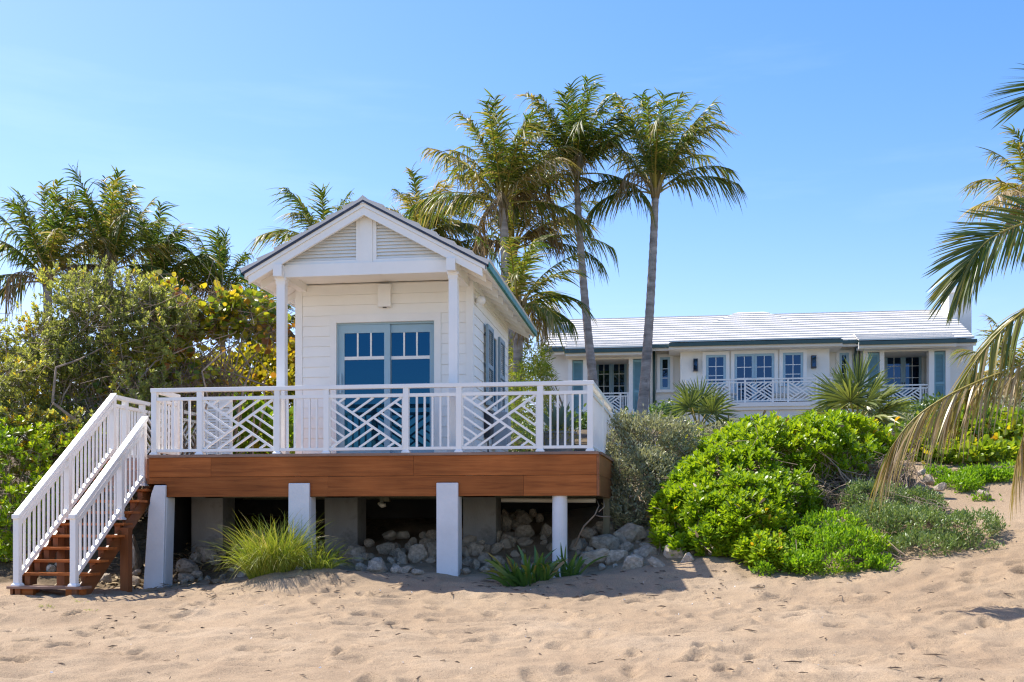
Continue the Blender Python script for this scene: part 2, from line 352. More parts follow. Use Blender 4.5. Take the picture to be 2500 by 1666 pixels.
# ------------------------------------------------------------------ the ground
_cp = []
for x in (-14, -9, -4, 1, 6, 11): _cp += [(x, 2.0, -1.78), (x, 7.0, -1.62), (x, 9.5, -1.47 + 0.01 * x), (x, 12.0, -1.27 + 0.012 * x)]
_cp += [(-14, 14.2, -1.00), (-9.2, 14.0, -1.06), (-6, 14.0, -1.13), (-3, 14.0, -1.12), (0, 14.0, -1.10), (3, 14.0, -0.98), (6, 14.0, -0.80), (10, 14, -0.7),
        (-14, 16.2, -0.75), (-11, 16.2, -0.88), (-8.1, 16.0, -1.13), (-5.6, 15.5, -0.93), (-3.2, 16.0, -0.87), (-1.5, 16.0, -0.90), (0.6, 15.8, -0.66), (0.2, 14.9, -1.0), (1.9, 16.2, -0.6), (3, 16.0, -0.55), (4.5, 16.0, -0.42), (7, 16.5, -0.1),
        (-14, 19, 0.1), (-11, 19, 0.0), (-7.2, 18.2, -0.60), (-4.4, 18.2, -0.46), (-1.7, 18.2, -0.40), (0.5, 18.0, -0.1), (2.5, 18.0, 0.25), (4.6, 19.0, 0.32), (6.5, 19.0, 0.42), (10, 19, 0.7),
        (-14, 22.5, 1.0), (-11, 22.5, 0.9), (-6.2, 22, 0.5), (-3, 22, 0.5), (0, 22, 0.9), (3, 22, 1.25), (6.5, 22, 1.3), (12, 22, 1.4)]
for x in (-18, -10, -3, 4, 12, 20): _cp += [(x, 27, 1.75), (x, 33, 2.6), (x, 42, 3.5), (x, 49, 3.95), (x, 60, 4.1), (x, 75, 4.1)]
for y, h in ((2, -1.78), (9.5, -1.45), (14, -1.0), (17, -0.5), (20, 0.4), (23, 1.2)): _cp += [(-22, y, h), (22, y, h)]
_cp = np.array(_cp, dtype=np.float64)
def _tps(d): 
    d = np.maximum(d, 1e-9); return d * d * np.log(d)
_n = len(_cp)
_K = _tps(np.hypot(_cp[:, None, 0] - _cp[None, :, 0], _cp[:, None, 1] - _cp[None, :, 1])) + np.eye(_n) * 0.05
_Pm = np.c_[np.ones(_n), _cp[:, :2]]
_A = np.block([[_K, _Pm], [_Pm.T, np.zeros((3, 3))]])
_w = np.linalg.solve(_A, np.r_[_cp[:, 2], 0, 0, 0])
def ground(X, Y):
    """height of the ground, without the small ripples"""
    X = np.clip(np.asarray(X, dtype=np.float64), -22, 22); Y = np.clip(np.asarray(Y, dtype=np.float64), 2, 75)
    shp = np.broadcast(X, Y).shape
    x = np.broadcast_to(X, shp).ravel(); y = np.broadcast_to(Y, shp).ravel(); out = np.empty(len(x))
    for i in range(0, len(x), 40000):
        a, b = x[i:i+40000], y[i:i+40000]
        d = np.hypot(a[:, None] - _cp[None, :, 0], b[:, None] - _cp[None, :, 1])
        out[i:i+40000] = _tps(d) @ _w[:_n] + _w[_n] + _w[_n+1] * a + _w[_n+2] * b
    r = out.reshape(shp) + CZ
    return r if shp else float(r)
def sand_detail(X, Y):
    P = np.stack([X, Y], -1)
    wp = P + np.stack([vnoise(P, 0.7, 3), vnoise(P, 0.7, 9)], -1) * 0.8
    rip = fbm(wp * np.array([0.75, 1.5]), 0.9, 3, 11) * 0.15
    dune = fbm(wp * np.array([0.8, 1.3]), 2.1, 3, 5)
    med = (np.abs(dune) * -1 + 0.12) * 0.21
    fine = fbm(P, 5.0, 4, 31) * 0.055
    d = rip + med + fine
    rng = np.random.RandomState(4)
    for k in range(260):                                   # old footprints: scooped ovals with a pushed-up rim
        cx, cy = rng.uniform(-9.5, 6.5), rng.uniform(8.0, 15.2)
        a = rng.uniform(-0.7, 0.7) + math.pi / 2 * (rng.rand() < 0.5); l, w, dp = rng.uniform(0.12, 0.20), rng.uniform(0.06, 0.10), rng.uniform(0.02, 0.065)
        sel = (np.abs(X - cx) < 0.6) & (np.abs(Y - cy) < 0.6)
        if not sel.any(): continue
        dx, dy = X[sel] - cx, Y[sel] - cy
        q = np.sqrt(((dx * math.cos(a) + dy * math.sin(a)) / l) ** 2 + ((-dx * math.sin(a) + dy * math.cos(a)) / w) ** 2)
        d[sel] += -dp * np.exp(-q ** 4) + dp * 0.5 * np.exp(-((q - 1.4) / 0.33) ** 2)
    return d
def _axis(lo, hi, step, far):
    m = list(np.arange(lo, hi + 1e-6, step)); s = step; a = m[-1]; up = []
    while a < far: s *= 1.22; a += s; up.append(a)
    s = step; a = m[0]; dn = []
    while a > -far: s *= 1.22; a -= s; dn.append(a)
    return np.array(dn[::-1] + m + up)
gx = _axis(-10.5, 7.5, 0.042, 900); gy = _axis(7.6, 17.6, 0.042, 900)
GX, GY = np.meshgrid(gx, gy)
GZ = ground(GX, GY)
_near = (GX > -24) & (GX < 24) & (GY > 0) & (GY < 26)
_fade = np.clip((19.5 - GY) / 3.0, 0.0, 1.0) * np.clip((GY - 1) / 4, 0, 1)
_dt = np.zeros_like(GZ); _dt[_near] = sand_detail(GX[_near], GY[_near])
# the mound that the grass clump has gathered, and the drift around the strap-leaved plant
for (mx_, my_, mr, mh) in ((-5.55, 15.35, 0.75, 0.17), (-4.6, 15.3, 0.55, 0.08), (-1.35, 15.35, 0.6, 0.13), (-0.4, 15.5, 0.7, 0.06)):
    _dt += mh * np.exp(-(((GX - mx_) / mr) ** 2 + ((GY - my_) / (mr * 0.6)) ** 2))
GZ = GZ + _dt * _fade
GZ = np.where(GY < 2, GZ - np.clip((2 - GY) * 0.05, 0, 2.2), GZ)          # the beach falls away to the sea behind the camera
ny, nx = GX.shape
idx = np.arange(ny * nx).reshape(ny, nx)
gq = np.stack([idx[:-1, :-1], idx[:-1, 1:], idx[1:, 1:], idx[1:, :-1]], -1).reshape(-1, 4)
def sand_material():
    m, nt, b = nodemat("beach_sand"); L = nt.links
    tcn = N(nt, "ShaderNodeTexCoord")
    n1 = N(nt, "ShaderNodeTexNoise", Scale=0.55, Detail=6.0, Roughness=0.6); L.new(tcn.outputs["Object"], n1.inputs["Vector"])
    rp = ramp(nt, [(0.30, (0.30, 0.218, 0.140)), (0.55, (0.355, 0.265, 0.173)), (0.75, (0.41, 0.318, 0.22))]); L.new(n1.outputs["Fac"], rp.inputs[0])
    n2 = N(nt, "ShaderNodeTexNoise", Scale=95.0, Detail=2.0); L.new(tcn.outputs["Object"], n2.inputs["Vector"])
    r2 = ramp(nt, [(0.30, (0.55, 0.53, 0.51)), (0.5, (1, 1, 1)), (0.72, (1.3, 1.28, 1.25))]); L.new(n2.outputs["Fac"], r2.inputs[0])
    mu = N(nt, "ShaderNodeMix", data_type='RGBA', blend_type='MULTIPLY'); mu.inputs["Factor"].default_value = 0.8
    L.new(rp.outputs[0], mu.inputs["A"]); L.new(r2.outputs[0], mu.inputs["B"])
    # leaf litter and soil under the plants, from the dune foot inland
    sp = N(nt, "ShaderNodeSeparateXYZ"); L.new(tcn.outputs["Object"], sp.inputs[0])
    n4 = N(nt, "ShaderNodeTexNoise", Scale=0.5, Detail=3.0); L.new(tcn.outputs["Object"], n4.inputs["Vector"])
    ad = N(nt, "ShaderNodeMath", operation='MULTIPLY_ADD'); ad.inputs[1].default_value = 5.0; L.new(n4.outputs["Fac"], ad.inputs[0]); xm_ = N(nt, 'ShaderNodeMath', operation='MULTIPLY_ADD'); xm_.inputs[1].default_value = -0.6; L.new(sp.outputs['X'], xm_.inputs[0]); L.new(sp.outputs['Y'], xm_.inputs[2]); L.new(xm_.outputs[0], ad.inputs[2])
    mr = N(nt, "ShaderNodeMapRange"); mr.inputs[1].default_value = 23.6; mr.inputs[2].default_value = 24.6; L.new(ad.outputs[0], mr.inputs[0])
    n5 = N(nt, "ShaderNodeTexNoise", Scale=9.0, Detail=7.0, Roughness=0.7); L.new(tcn.outputs["Object"], n5.inputs["Vector"])
    r5 = ramp(nt, [(0.35, (0.06, 0.045, 0.025)), (0.6, (0.15, 0.11, 0.065)), (0.8, (0.26, 0.21, 0.14))]); L.new(n5.outputs["Fac"], r5.inputs[0])
    m2 = N(nt, "ShaderNodeMix", data_type='RGBA'); L.new(mr.outputs[0], m2.inputs["Factor"]); L.new(mu.outputs["Result"], m2.inputs["A"]); L.new(r5.outputs[0], m2.inputs["B"])
    L.new(m2.outputs["Result"], b.inputs["Base Color"])
    b.inputs["Roughness"].default_value = 0.95; b.inputs["Specular IOR Level"].default_value = 0.15
    n3 = N(nt, "ShaderNodeTexNoise", Scale=22.0, Detail=7.0, Roughness=0.7); L.new(tcn.outputs["Object"], n3.inputs["Vector"])
    bm = N(nt, "ShaderNodeBump", Strength=0.8, Distance=0.025); L.new(n3.outputs["Fac"], bm.inputs["Height"])
    bm2 = N(nt, "ShaderNodeBump", Strength=0.35, Distance=0.004); L.new(n2.outputs["Fac"], bm2.inputs["Height"]); L.new(bm.outputs[0], bm2.inputs["Normal"])
    L.new(bm2.outputs[0], b.inputs["Normal"])
    return m
SAND = sand_material()
tag(np_mesh("sand", np.stack([GX, GY, GZ], -1), quads=gq, mats=[SAND], smooth=True), "wind-rippled tan beach sand with old footprints", None, None, "structure")
def sea_material():
    m, nt, b = nodemat("sea_water"); L = nt.links
    b.inputs["Base Color"].default_value = (0.04, 0.20, 0.23, 1); b.inputs["Roughness"].default_value = 0.08
    tcn = N(nt, "ShaderNodeTexCoord"); n1 = N(nt, "ShaderNodeTexNoise", Scale=0.6, Detail=5.0); L.new(tcn.outputs["Object"], n1.inputs["Vector"])
    bm = N(nt, "ShaderNodeBump", Strength=0.5, Distance=0.3); L.new(n1.outputs["Fac"], bm.inputs["Height"]); L.new(bm.outputs[0], b.inputs["Normal"])
    return m
tag(MB().add([(-900, -900, -1.25), (900, -900, -1.25), (900, -16, -1.25), (-900, -16, -1.25)], [(0, 1, 2, 3)]).build("sea", sea_material()), "blue sea at the foot of the beach", None, None, "structure")
# exact ground height under a point, ripples included
def gz(X, Y):
    i = int(np.clip(np.searchsorted(gx, X), 1, nx - 1)); j = int(np.clip(np.searchsorted(gy, Y), 1, ny - 1))
    return float(GZ[j, i])
def gp(X, Y, dz=0): return Vector((X, Y, gz(X, Y) + dz))
# ------------------------------------------------------------------ helpers: foliage
def unit(a): return a / np.maximum(np.linalg.norm(a, axis=-1, keepdims=True), 1e-9)
TEMPL = {
    'rhomb': ([(0, 0, 0), (.45, .5, .14), (1, 0, -.05), (.45, -.5, .14)], [(0, 3, 2, 1)], []),
    'oval': ([(0, 0, 0), (.28, .42, .10), (.72, .44, .08), (1, 0, -.08), (.72, -.44, .08), (.28, -.42, .10)], [(0, 3, 2, 1), (0, 5, 4, 3)], []),
    'round': ([(0, 0, 0), (.10, .38, .10), (.42, .54, .14), (.80, .42, .06), (1, 0, -.10), (.80, -.42, .06), (.42, -.54, .14), (.10, -.38, .10)],
              [(0, 4, 3, 2), (0, 6, 5, 4)], [(0, 2, 1), (0, 7, 6)]),
    'spat': ([(0, .07, 0), (0, -.07, 0), (.50, .34, .10), (.50, -.34, .10), (.86, .42, .0), (.86, -.42, .0), (1, .13, -.10), (1, -.13, -.10)],
             [(0, 1, 3, 2), (2, 3, 5, 4), (4, 5, 7, 6)], []),
}
def leaves(P, D, Nn, Ln, Wd, templ):
    tv, tq, tt = TEMPL[templ]; tv = np.array(tv)
    D = unit(D); S = unit(np.cross(Nn, D)); Nn = np.cross(D, S)
    Ln = np.broadcast_to(Ln, len(P))[:, None, None]; Wd = np.broadcast_to(Wd, len(P))[:, None, None]
    V = P[:, None, :] + D[:, None, :] * tv[None, :, 0:1] * Ln + S[:, None, :] * tv[None, :, 1:2] * Wd + Nn[:, None, :] * tv[None, :, 2:3] * Wd
    k = len(tv); off = (np.arange(len(P)) * k)[:, None, None]
    q = (np.array(tq)[None] + off).reshape(-1, 4) if tq else np.zeros((0, 4), int)
    t = (np.array(tt)[None] + off).reshape(-1, 3) if tt else np.zeros((0, 3), int)
    return V.reshape(-1, 3), q, t, k
def strips(P, D, S, Ln, Wd, droop, nseg=4, curl=None, prof=None):
    """long blades: start P, direction D, width along S, pulled down by droop"""
    s = np.linspace(0, 1, nseg + 1)
    if prof is None: prof = np.interp(s, [0, .15, .5, .8, 1], [.55, .95, 1, .65, .06])
    Ln = np.broadcast_to(Ln, len(P)); Wd = np.broadcast_to(Wd, len(P)); droop = np.broadcast_to(droop, len(P))
    C = P[:, None, :] + D[:, None, :] * (Ln[:, None] * s[None])[..., None]
    C[..., 2] -= (droop * Ln)[:, None] * s[None] ** 2
    if curl is not None: C += curl[:, None, :] * (Ln[:, None] * s[None] ** 2)[..., None]
    h = S[:, None, :] * (Wd[:, None] * prof[None] * 0.5)[..., None]
    V = np.stack([C - h, C + h], 2)
    m = (nseg + 1) * 2; off = (np.arange(len(P)) * m)[:, None, None]
    q = np.array([(2*i, 2*i+1, 2*i+3, 2*i+2) for i in range(nseg)])[None] + off
    return V.reshape(-1, 3), q.reshape(-1, 4), m
def lobes_px(lst):
    """lobes given as photo pixel centre, pixel radii, distance Y and depth radius in metres"""
    out = []
    for (u, v, ru, rv, Y, ry) in lst:
        c = at(u, v, Y); k = pxm(c.x, Y); out.append((c.x, Y, c.z, ru / k, ry, rv / k))
    return np.array(out)
def sample_lobes(lb, n, seed, shell=(0.72, 1.05), overlap=0.80, gap=None, above=0.02, bump=0.16, front=None):
    """points through the outer shell of a crown of lobes, with the way out of it"""
    rng = np.random.RandomState(seed); c, r = lb[:, :3], lb[:, 3:]
    ar = (r[:, 0] * r[:, 1] + r[:, 0] * r[:, 2] + r[:, 1] * r[:, 2]); PP, NN = [], []
    tot = 0
    for _ in range(12):
        m = int(n * 1.6) + 50
        k = rng.choice(len(lb), m, p=ar / ar.sum()); d = unit(rng.normal(size=(m, 3)))
        rad = shell[0] + (shell[1] - shell[0]) * rng.rand(m) ** 0.7
        p0 = c[k] + r[k] * d
        rad = rad * (1 + bump * 2 * (vnoise(p0, 1.9, seed + 5) - 0.5) + bump * (vnoise(p0, 4.5, seed + 8) - 0.5))
        p = c[k] + r[k] * d * rad[:, None]; ok = p[:, 2] > ground(p[:, 0], p[:, 1]) + above
        for j in range(len(lb)):
            q = (((p - c[j]) / (r[j] * overlap)) ** 2).sum(1) < 1
            ok &= ~(q & (k != j))
        if gap: ok &= vnoise(p, gap[0], seed + 3) * 0.65 + vnoise(p, gap[0] * 2.3, seed + 4) * 0.35 > gap[1]
        if front is not None: ok &= (d[:, 1] < front) 
        PP.append(p[ok]); NN.append(unit(d / r[k])[ok]); tot += ok.sum()
        if tot >= n: break
    P = np.concatenate(PP)[:n]; Nn = np.concatenate(NN)[:n]
    return P, Nn
def foliage(name, P, Nn, per, size, ratio, templ, mat, parent, seed, spread=0.05, up=0.35, out=0.7, tint=(0.5, 0.28), tint_patch=0.25, jitter=0.7, kind=None, rosette=False, patch_sc=1.3):
    rng = np.random.RandomState(seed); m = len(P)
    Pi = np.repeat(P, per, 0); Ni = np.repeat(Nn, per, 0); k = len(Pi)
    axis = unit(Ni * out + np.array([0, 0, up]) + rng.normal(size=(k, 3)) * (jitter if not rosette else 0.12))
    if rosette:
        ang = np.tile(np.arange(per) * 2.4, m) + np.repeat(rng.rand(m) * 6.28, per); tl = np.tile(np.linspace(0.25, 1.15, per), m)
        A = unit(np.repeat(unit(Nn * out + np.array([0, 0, up]) + rng.normal(size=(m, 3)) * 0.25), per, 0))
        a = unit(np.cross(A, np.array([0.3, 0.9, 0.2]))); b = np.cross(A, a)
        rd = a * np.cos(ang)[:, None] + b * np.sin(ang)[:, None]
        D = unit(A * np.cos(tl)[:, None] + rd * np.sin(tl)[:, None]); Nf = unit(A * np.sin(tl)[:, None] - rd * np.cos(tl)[:, None])
        Q = Pi - A * (tl * spread)[:, None]
        L_ = size * rng.uniform(0.75, 1.2, k) * (0.7 + 0.3 * tl)
    else:
        D = axis; Nf = unit(rng.normal(size=(k, 3)) + np.array([0, 0, 0.9]))
        Q = Pi + rng.normal(size=(k, 3)) * spread
        L_ = size * rng.uniform(0.6, 1.25, k)
    V, q, t, kk = leaves(Q, D, Nf, L_, L_ * ratio, templ)
    tn = tint[0] + tint[1] * rng.normal(size=k) * 0.6 + tint_patch * 2 * (vnoise(Q, patch_sc, seed + 21) - 0.5)
    o = np_mesh(name, V, q, t if len(t) else None, [mat], tint=np.clip(np.repeat(tn, kk), 0, 1), parent=parent)
    if kind: o["kind"] = kind
    return o
def limbs(name, base, targets, r0, r1, mat, parent, seed, sag=0.25, wob=0.10, n=5, seg=8, spread=0.15):
    """stems that leave a base and reach the targets in loose curves"""
    rng = np.random.RandomState(seed); mb = MB()
    for i, t in enumerate(targets):
        b = Vector(base) + Vector((rng.normal() * spread, rng.normal() * spread, 0)); t = Vector(t)
        dv = t - b; mid = b + dv * 0.5 + Vector((-dv.x * sag + rng.normal() * wob * dv.length, -dv.y * sag + rng.normal() * wob * dv.length, dv.z * sag * 0.6))
        pts, rr = [], []
        ra = r0 * rng.uniform(0.55, 1.1)
        for k in range(seg + 1):
            s = k / seg; p = b * (1 - s) ** 2 + mid * 2 * s * (1 - s) + t * s * s
            if 0 < k < seg: p = p + Vector(rng.normal(size=3)) * wob * 0.16 * min(1.0, dv.length * 0.5)
            pts.append(p); rr.append(ra * (1 - s) + r1 * s)
        mb.tube(pts, rr, n, False)
    return mb.build(name, mat, parent, smooth=True)
def twigs(name, P, Nn, ln, rad, mat, parent, seed, per=1, inward=0.7):
    """short crooked dry twigs, three-sided"""
    rng = np.random.RandomState(seed); k = len(P) * per
    Pi = np.repeat(P, per, 0); D = unit(np.repeat(Nn, per, 0) * -inward + rng.normal(size=(k, 3)) * 0.6 + np.array([0, 0, -0.15]))
    L_ = ln * rng.uniform(0.5, 1.4, k); bend = unit(rng.normal(size=(k, 3))) * 0.35
    s = np.array([0, .5, 1.0]); C = Pi[:, None] + D[:, None] * (L_[:, None] * s)[..., None] + bend[:, None] * (L_[:, None] * s * s)[..., None]
    a = unit(np.cross(D, rng.normal(size=(k, 3)))); b = np.cross(D, a)
    rr = rad * np.array([0.5, 0.8, 1.2]); V = []
    for j in range(3):
        th = j * 2.094; V.append(C + (a * math.cos(th) + b * math.sin(th))[:, None] * rr[None, :, None])
    V = np.stack(V, 2)
    off = (np.arange(k) * 9)[:, None, None]; q = []
    for i in range(2):
        for j in range(3): q.append((i*3+j, i*3+(j+1) % 3, (i+1)*3+(j+1) % 3, (i+1)*3+j))
    return np_mesh(name, V, (np.array(q)[None] + off).reshape(-1, 4), None, [mat], parent=parent)
# ------------------------------------------------------------------ the deck
YF = 16.0                      # front of the deck
ZD = CZ + 1.009                # deck floor
XL = ax(371, YF) ; XR = ax(1447, YF)
FX0, FX1 = XL - 0.05, XR + 0.06      # fascia ends
BX, BY = -0.93, 19.85          # back right corner of the deck
zfb = CZ + 0.342; zmid = CZ + 0.655; zcap0 = ZD - 0.045
deck = thing("beach_deck", "raised hardwood beach deck with a broad red-brown fascia on concrete pilings", "deck", (-4.6, 18, CZ - 0.8))
def fascia(xs, z0, z1, yy=YF):
    for a, b in zip(xs[:-1], xs[1:]):
        MB().box(a + 0.0015, b - 0.0015, yy - 0.0, yy + 0.045, z0, z1).build("fascia_board", IPE, deck, bevel=0.003)
fascia([FX0, ax(515, YF), ax(1010, YF), FX1], zmid + 0.002, zcap0 - 0.002)
MB().prism_y([(FX0, zmid - 0.105), (ax(405, YF), zmid - 0.105), (ax(405, YF), zfb), (ax(800, YF), zfb), (ax(800, YF), zmid - 0.003), (FX0, zmid - 0.003)], YF + 0.004, YF + 0.045).build("fascia_board", IPE, deck)
fascia([ax(800, YF), ax(1278, YF), FX1], zfb, zmid - 0.003)
# right-hand side, running back
sdv = Vector((BX - XR, BY - YF, 0)).normalized(); sn = Vector((sdv.y, -sdv.x, 0))
def side_pt(s, off, z): 
    p = Vector((XR, YF, 0)) + sdv * s + sn * off; return Vector((p.x, p.y, z))
slen = (Vector((BX, BY, 0)) - Vector((XR, YF, 0))).length
for z0, z1 in ((zmid + 0.002, zcap0 - 0.002), (zfb, zmid - 0.003)):
    MB().bar(side_pt(0.005, 0.08, (z0 + z1) / 2), side_pt(slen + 0.1, 0.08, (z0 + z1) / 2), 0.04, z1 - z0).build("fascia_board", IPE_Y, deck)
# floor boards, the front one overhanging as a nosing
MB().box(FX0 - 0.02, FX1 + 0.03, YF - 0.03, YF + 0.11, zcap0, ZD).build("deck_board", DECKWOOD, deck, bevel=0.006)
k = 0; y = YF + 0.115
while y < 20.2:
    x1 = XR + (BX - XR) * (y - YF) / (BY - YF) + 0.13; x0 = FX0 if y < 16.75 else -9.32
    MB().box(x0, x1, y, y + 0.135, zcap0 + 0.002, ZD - 0.002).build("deck_board", DECKWOOD, deck); y += 0.1375
for i in range(10):
    x = FX0 + 0.3 + i * 0.73
    MB().box(x, x + 0.05, YF + 0.05, 20.1, zfb + 0.10, zcap0 - 0.003).build("joist", TREATED, deck)
MB().box(-9.3, FX0 - 0.005, 16.78, 16.82, zmid - 0.1, zcap0 - 0.002).build("fascia_board", IPE, deck)
MB().box(FX0 - 0.02, FX0 - 0.06, YF + 0.05, 16.78, zmid - 0.105, zcap0 - 0.002).build("fascia_board", IPE_Y, deck)
for s in (YF + 0.09, 18.0, 19.7):
    MB().box(FX0 + 0.05, FX1 - 0.12, s, s + 0.09, zfb + 0.02, zfb + 0.10).build("beam", TREATED, deck)
tag(MB().tube([at(1224, 1221, 16.6), at(1340, 1222, 16.6), at(1454, 1222.5, 16.6)], 0.036, 10).build("pipe", PVC, None, smooth=True),
    "beige plastic pipe slung under the right end of the deck", "pipe")
lt = thing("under_deck_lamp", "small white floodlight bracket under the deck between the pilings", "lamp", at(937, 1222, 17.2))
p = at(937, 1222, 17.2)
MB().tube([p + Vector((0, -.05, -.02)), p + Vector((-.05, -.09, -.06)), p + Vector((0, -.12, -.09)), p + Vector((.06, -.1, -.08))], [.02, .035, .04, .03], 8).build("lamp_head", PVC, lt, smooth=True)
MB().box(p.x - .06, p.x + .1, p.y - .04, p.y + .06, p.z - .02, p.z + .05).build("bracket", TREATED, lt)
# ------------------------------------------------------------------ pilings and piers
def piling(label, u0, u1, u0b, u1b, vtop, Y, depth, notch=None, dz=-0.35):
    x0, x1 = ax(u0, Y), ax(u1, Y); b0, b1 = ax(u0b, Y), ax(u1b, Y); zt = az((u0 + u1) / 2, vtop, Y)
    o = thing("piling", label, "piling", ((b0 + b1) / 2, Y + depth / 2, gz((b0 + b1) / 2, Y)), "white concrete pilings along the deck front")
    zb = gz((b0 + b1) / 2, Y) + dz
    mb = MB(); zc_ = zt - 0.30
    if notch:   # broken upper left edge
        xs = b0 + (x0 - b0) * 0.0 + 0.02
        poly = [(b0, zb), (b1, zb), (x1, zt), (x0 + notch, zt), (x0 + notch * 0.45, zt - 0.14), (x0 + 0.02, zt - 0.30), (x0 - 0.0, zt - 0.36)]
    else:
        poly = [(b0, zb), (b1, zb), (x1, zfb - 0.004), (x1, zt), (x0, zt)]
    mb.prism_y(poly, Y, Y + 0.055)
    poly2 = [(b0, zb), (b1, zb), (x1, zfb - 0.004), (x0, zfb - 0.004)] if not notch else [(b0, zb), (b1, zb), (x1, zfb - .004), (x0, zfb - .004)]
    mb.prism_y(poly2, Y + 0.056, Y + depth)
    mb.build("shaft", CONC_WHITE, o, bevel=0.012)
    return o
piling("square white concrete piling with a chipped top at the left deck corner", 362, 404, 346, 396, 1185, YF - 0.062, 0.34, notch=0.10)
piling("white concrete piling with rounded edges rising behind the dune grass", 704, 755, 702, 756, 1180, YF - 0.062, 0.32)
piling("clean square white concrete piling standing clear in the middle of the deck", 1065, 1118, 1065.5, 1118.5, 1179, YF - 0.062, 0.32)
rp_ = at(1366.7, 1340, YF + 0.14)
ro = thing("round_piling", "round white piling beside the strap-leaved plant", "piling", (rp_.x, rp_.y, gz(rp_.x, rp_.y)))
MB().lathe((rp_.x, rp_.y, 0), [(0.115, gz(rp_.x, rp_.y) - 0.4), (0.115, zfb + 0.02)], 24).build("shaft", CONC_WHITE, ro, smooth=False)
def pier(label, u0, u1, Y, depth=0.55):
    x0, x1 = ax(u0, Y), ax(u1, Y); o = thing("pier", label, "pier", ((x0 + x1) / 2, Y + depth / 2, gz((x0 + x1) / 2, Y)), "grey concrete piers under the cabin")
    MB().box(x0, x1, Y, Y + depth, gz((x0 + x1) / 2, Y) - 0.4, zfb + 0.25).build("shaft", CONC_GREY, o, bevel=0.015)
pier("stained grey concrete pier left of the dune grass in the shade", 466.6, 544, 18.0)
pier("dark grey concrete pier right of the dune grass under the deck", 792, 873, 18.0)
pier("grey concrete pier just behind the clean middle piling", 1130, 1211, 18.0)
wp_ = at(1481, 1260, 17.9)
tag(MB().box(wp_.x - .055, wp_.x + .055, wp_.y - .06, wp_.y + .06, gz(wp_.x, wp_.y) - 0.3, zfb + 0.05).build("timber_post", TREATED),
    "greenish treated timber post under the right end of the deck", "post")
DARKWALL = paint("underdeck_shade_colour", (0.045, 0.042, 0.04), 0.9, .2, 2)  # the deep shade under the deck, put into a near-black colour
# added back and left walls that shut light out from under the deck
tag(MB().box(-8.6, -1.0, 20.25, 20.4, CZ - 0.9, zcap0 - .01).box(-8.75, -8.605, 17.4, 20.4, CZ - 1.2, zcap0 - .01).build("underdeck_shade_wall", DARKWALL), "added dark wall keeping the space far under the deck in shade", "wall")
# ------------------------------------------------------------------ railings
PW = 0.085
HT = 1.064; HCAP = 1.0; HS1 = 0.918; HS0 = 0.866; HB1 = 0.092; HB0 = 0.047
def lerp(a, b, s): return Vector(a) + (Vector(b) - Vector(a)) * s
def up(p, h): return Vector((p[0], p[1], p[2] + h))
def rpost(parent, p, h0, h1, w=PW, foot=True, mat=None, rz=0.0):
    mat = mat or WHITE_VINYL
    o = MB().box(p[0] - w/2, p[0] + w/2, p[1] - w/2, p[1] + w/2, p[2] + h0, p[2] + h1).build("post", mat, parent)
    if foot:
        mb = MB(); a, b = w/2 + 0.022, w/2 + 0.004; z0, z1, z2 = p[2] + h0, p[2] + h0 + 0.018, p[2] + h0 + 0.042
        for (q, zA), (q2, zB) in (((a, z0), (a, z1)), ((a, z1), (b, z2))):
            mb.add([(p[0]-q,p[1]-q,zA),(p[0]+q,p[1]-q,zA),(p[0]+q,p[1]+q,zA),(p[0]-q,p[1]+q,zA),(p[0]-q2,p[1]-q2,zB),(p[0]+q2,p[1]-q2,zB),(p[0]+q2,p[1]+q2,zB),(p[0]-q2,p[1]+q2,zB)],
                   [(0,3,2,1),(4,5,6,7),(0,1,5,4),(1,2,6,5),(2,3,7,6),(3,0,4,7)])
        mb.build("post_skirt", mat, o)
    return o
def rail_bars(parent, A, B, mat=None, w=0.055, cap=True, sub=True, scale=1.0):
    mat = mat or WHITE_VINYL; s = scale
    if cap: MB().bar(up(A, (HT + HCAP) / 2 * s), up(B, (HT + HCAP) / 2 * s), 0.10 * s, (HT - HCAP) * s, e0=True).build("top_rail", mat, parent)
    if sub: MB().bar(up(A, (HS1 + HS0) / 2 * s), up(B, (HS1 + HS0) / 2 * s), w * s, (HS1 - HS0) * s, e0=True).build("sub_rail", mat, parent)
    MB().bar(up(A, (HB1 + HB0) / 2 * s), up(B, (HB1 + HB0) / 2 * s), w * s, (HB1 - HB0) * s, e0=True).build("bottom_rail", mat, parent)
def balusters(parent, A, B, n, mat=None, w=0.030, scale=1.0, s0=0.0, s1=1.0, hb=HB1, ht=HS0):
    for i in range(n):
        p = lerp(A, B, s0 + (s1 - s0) * (i + 1) / (n + 1))
        MB().box(p.x - w/2, p.x + w/2, p.y - w/2, p.y + w/2, p.z + hb * scale - 0.002, p.z + ht * scale + 0.002).build("baluster", mat or WHITE_VINYL, parent)
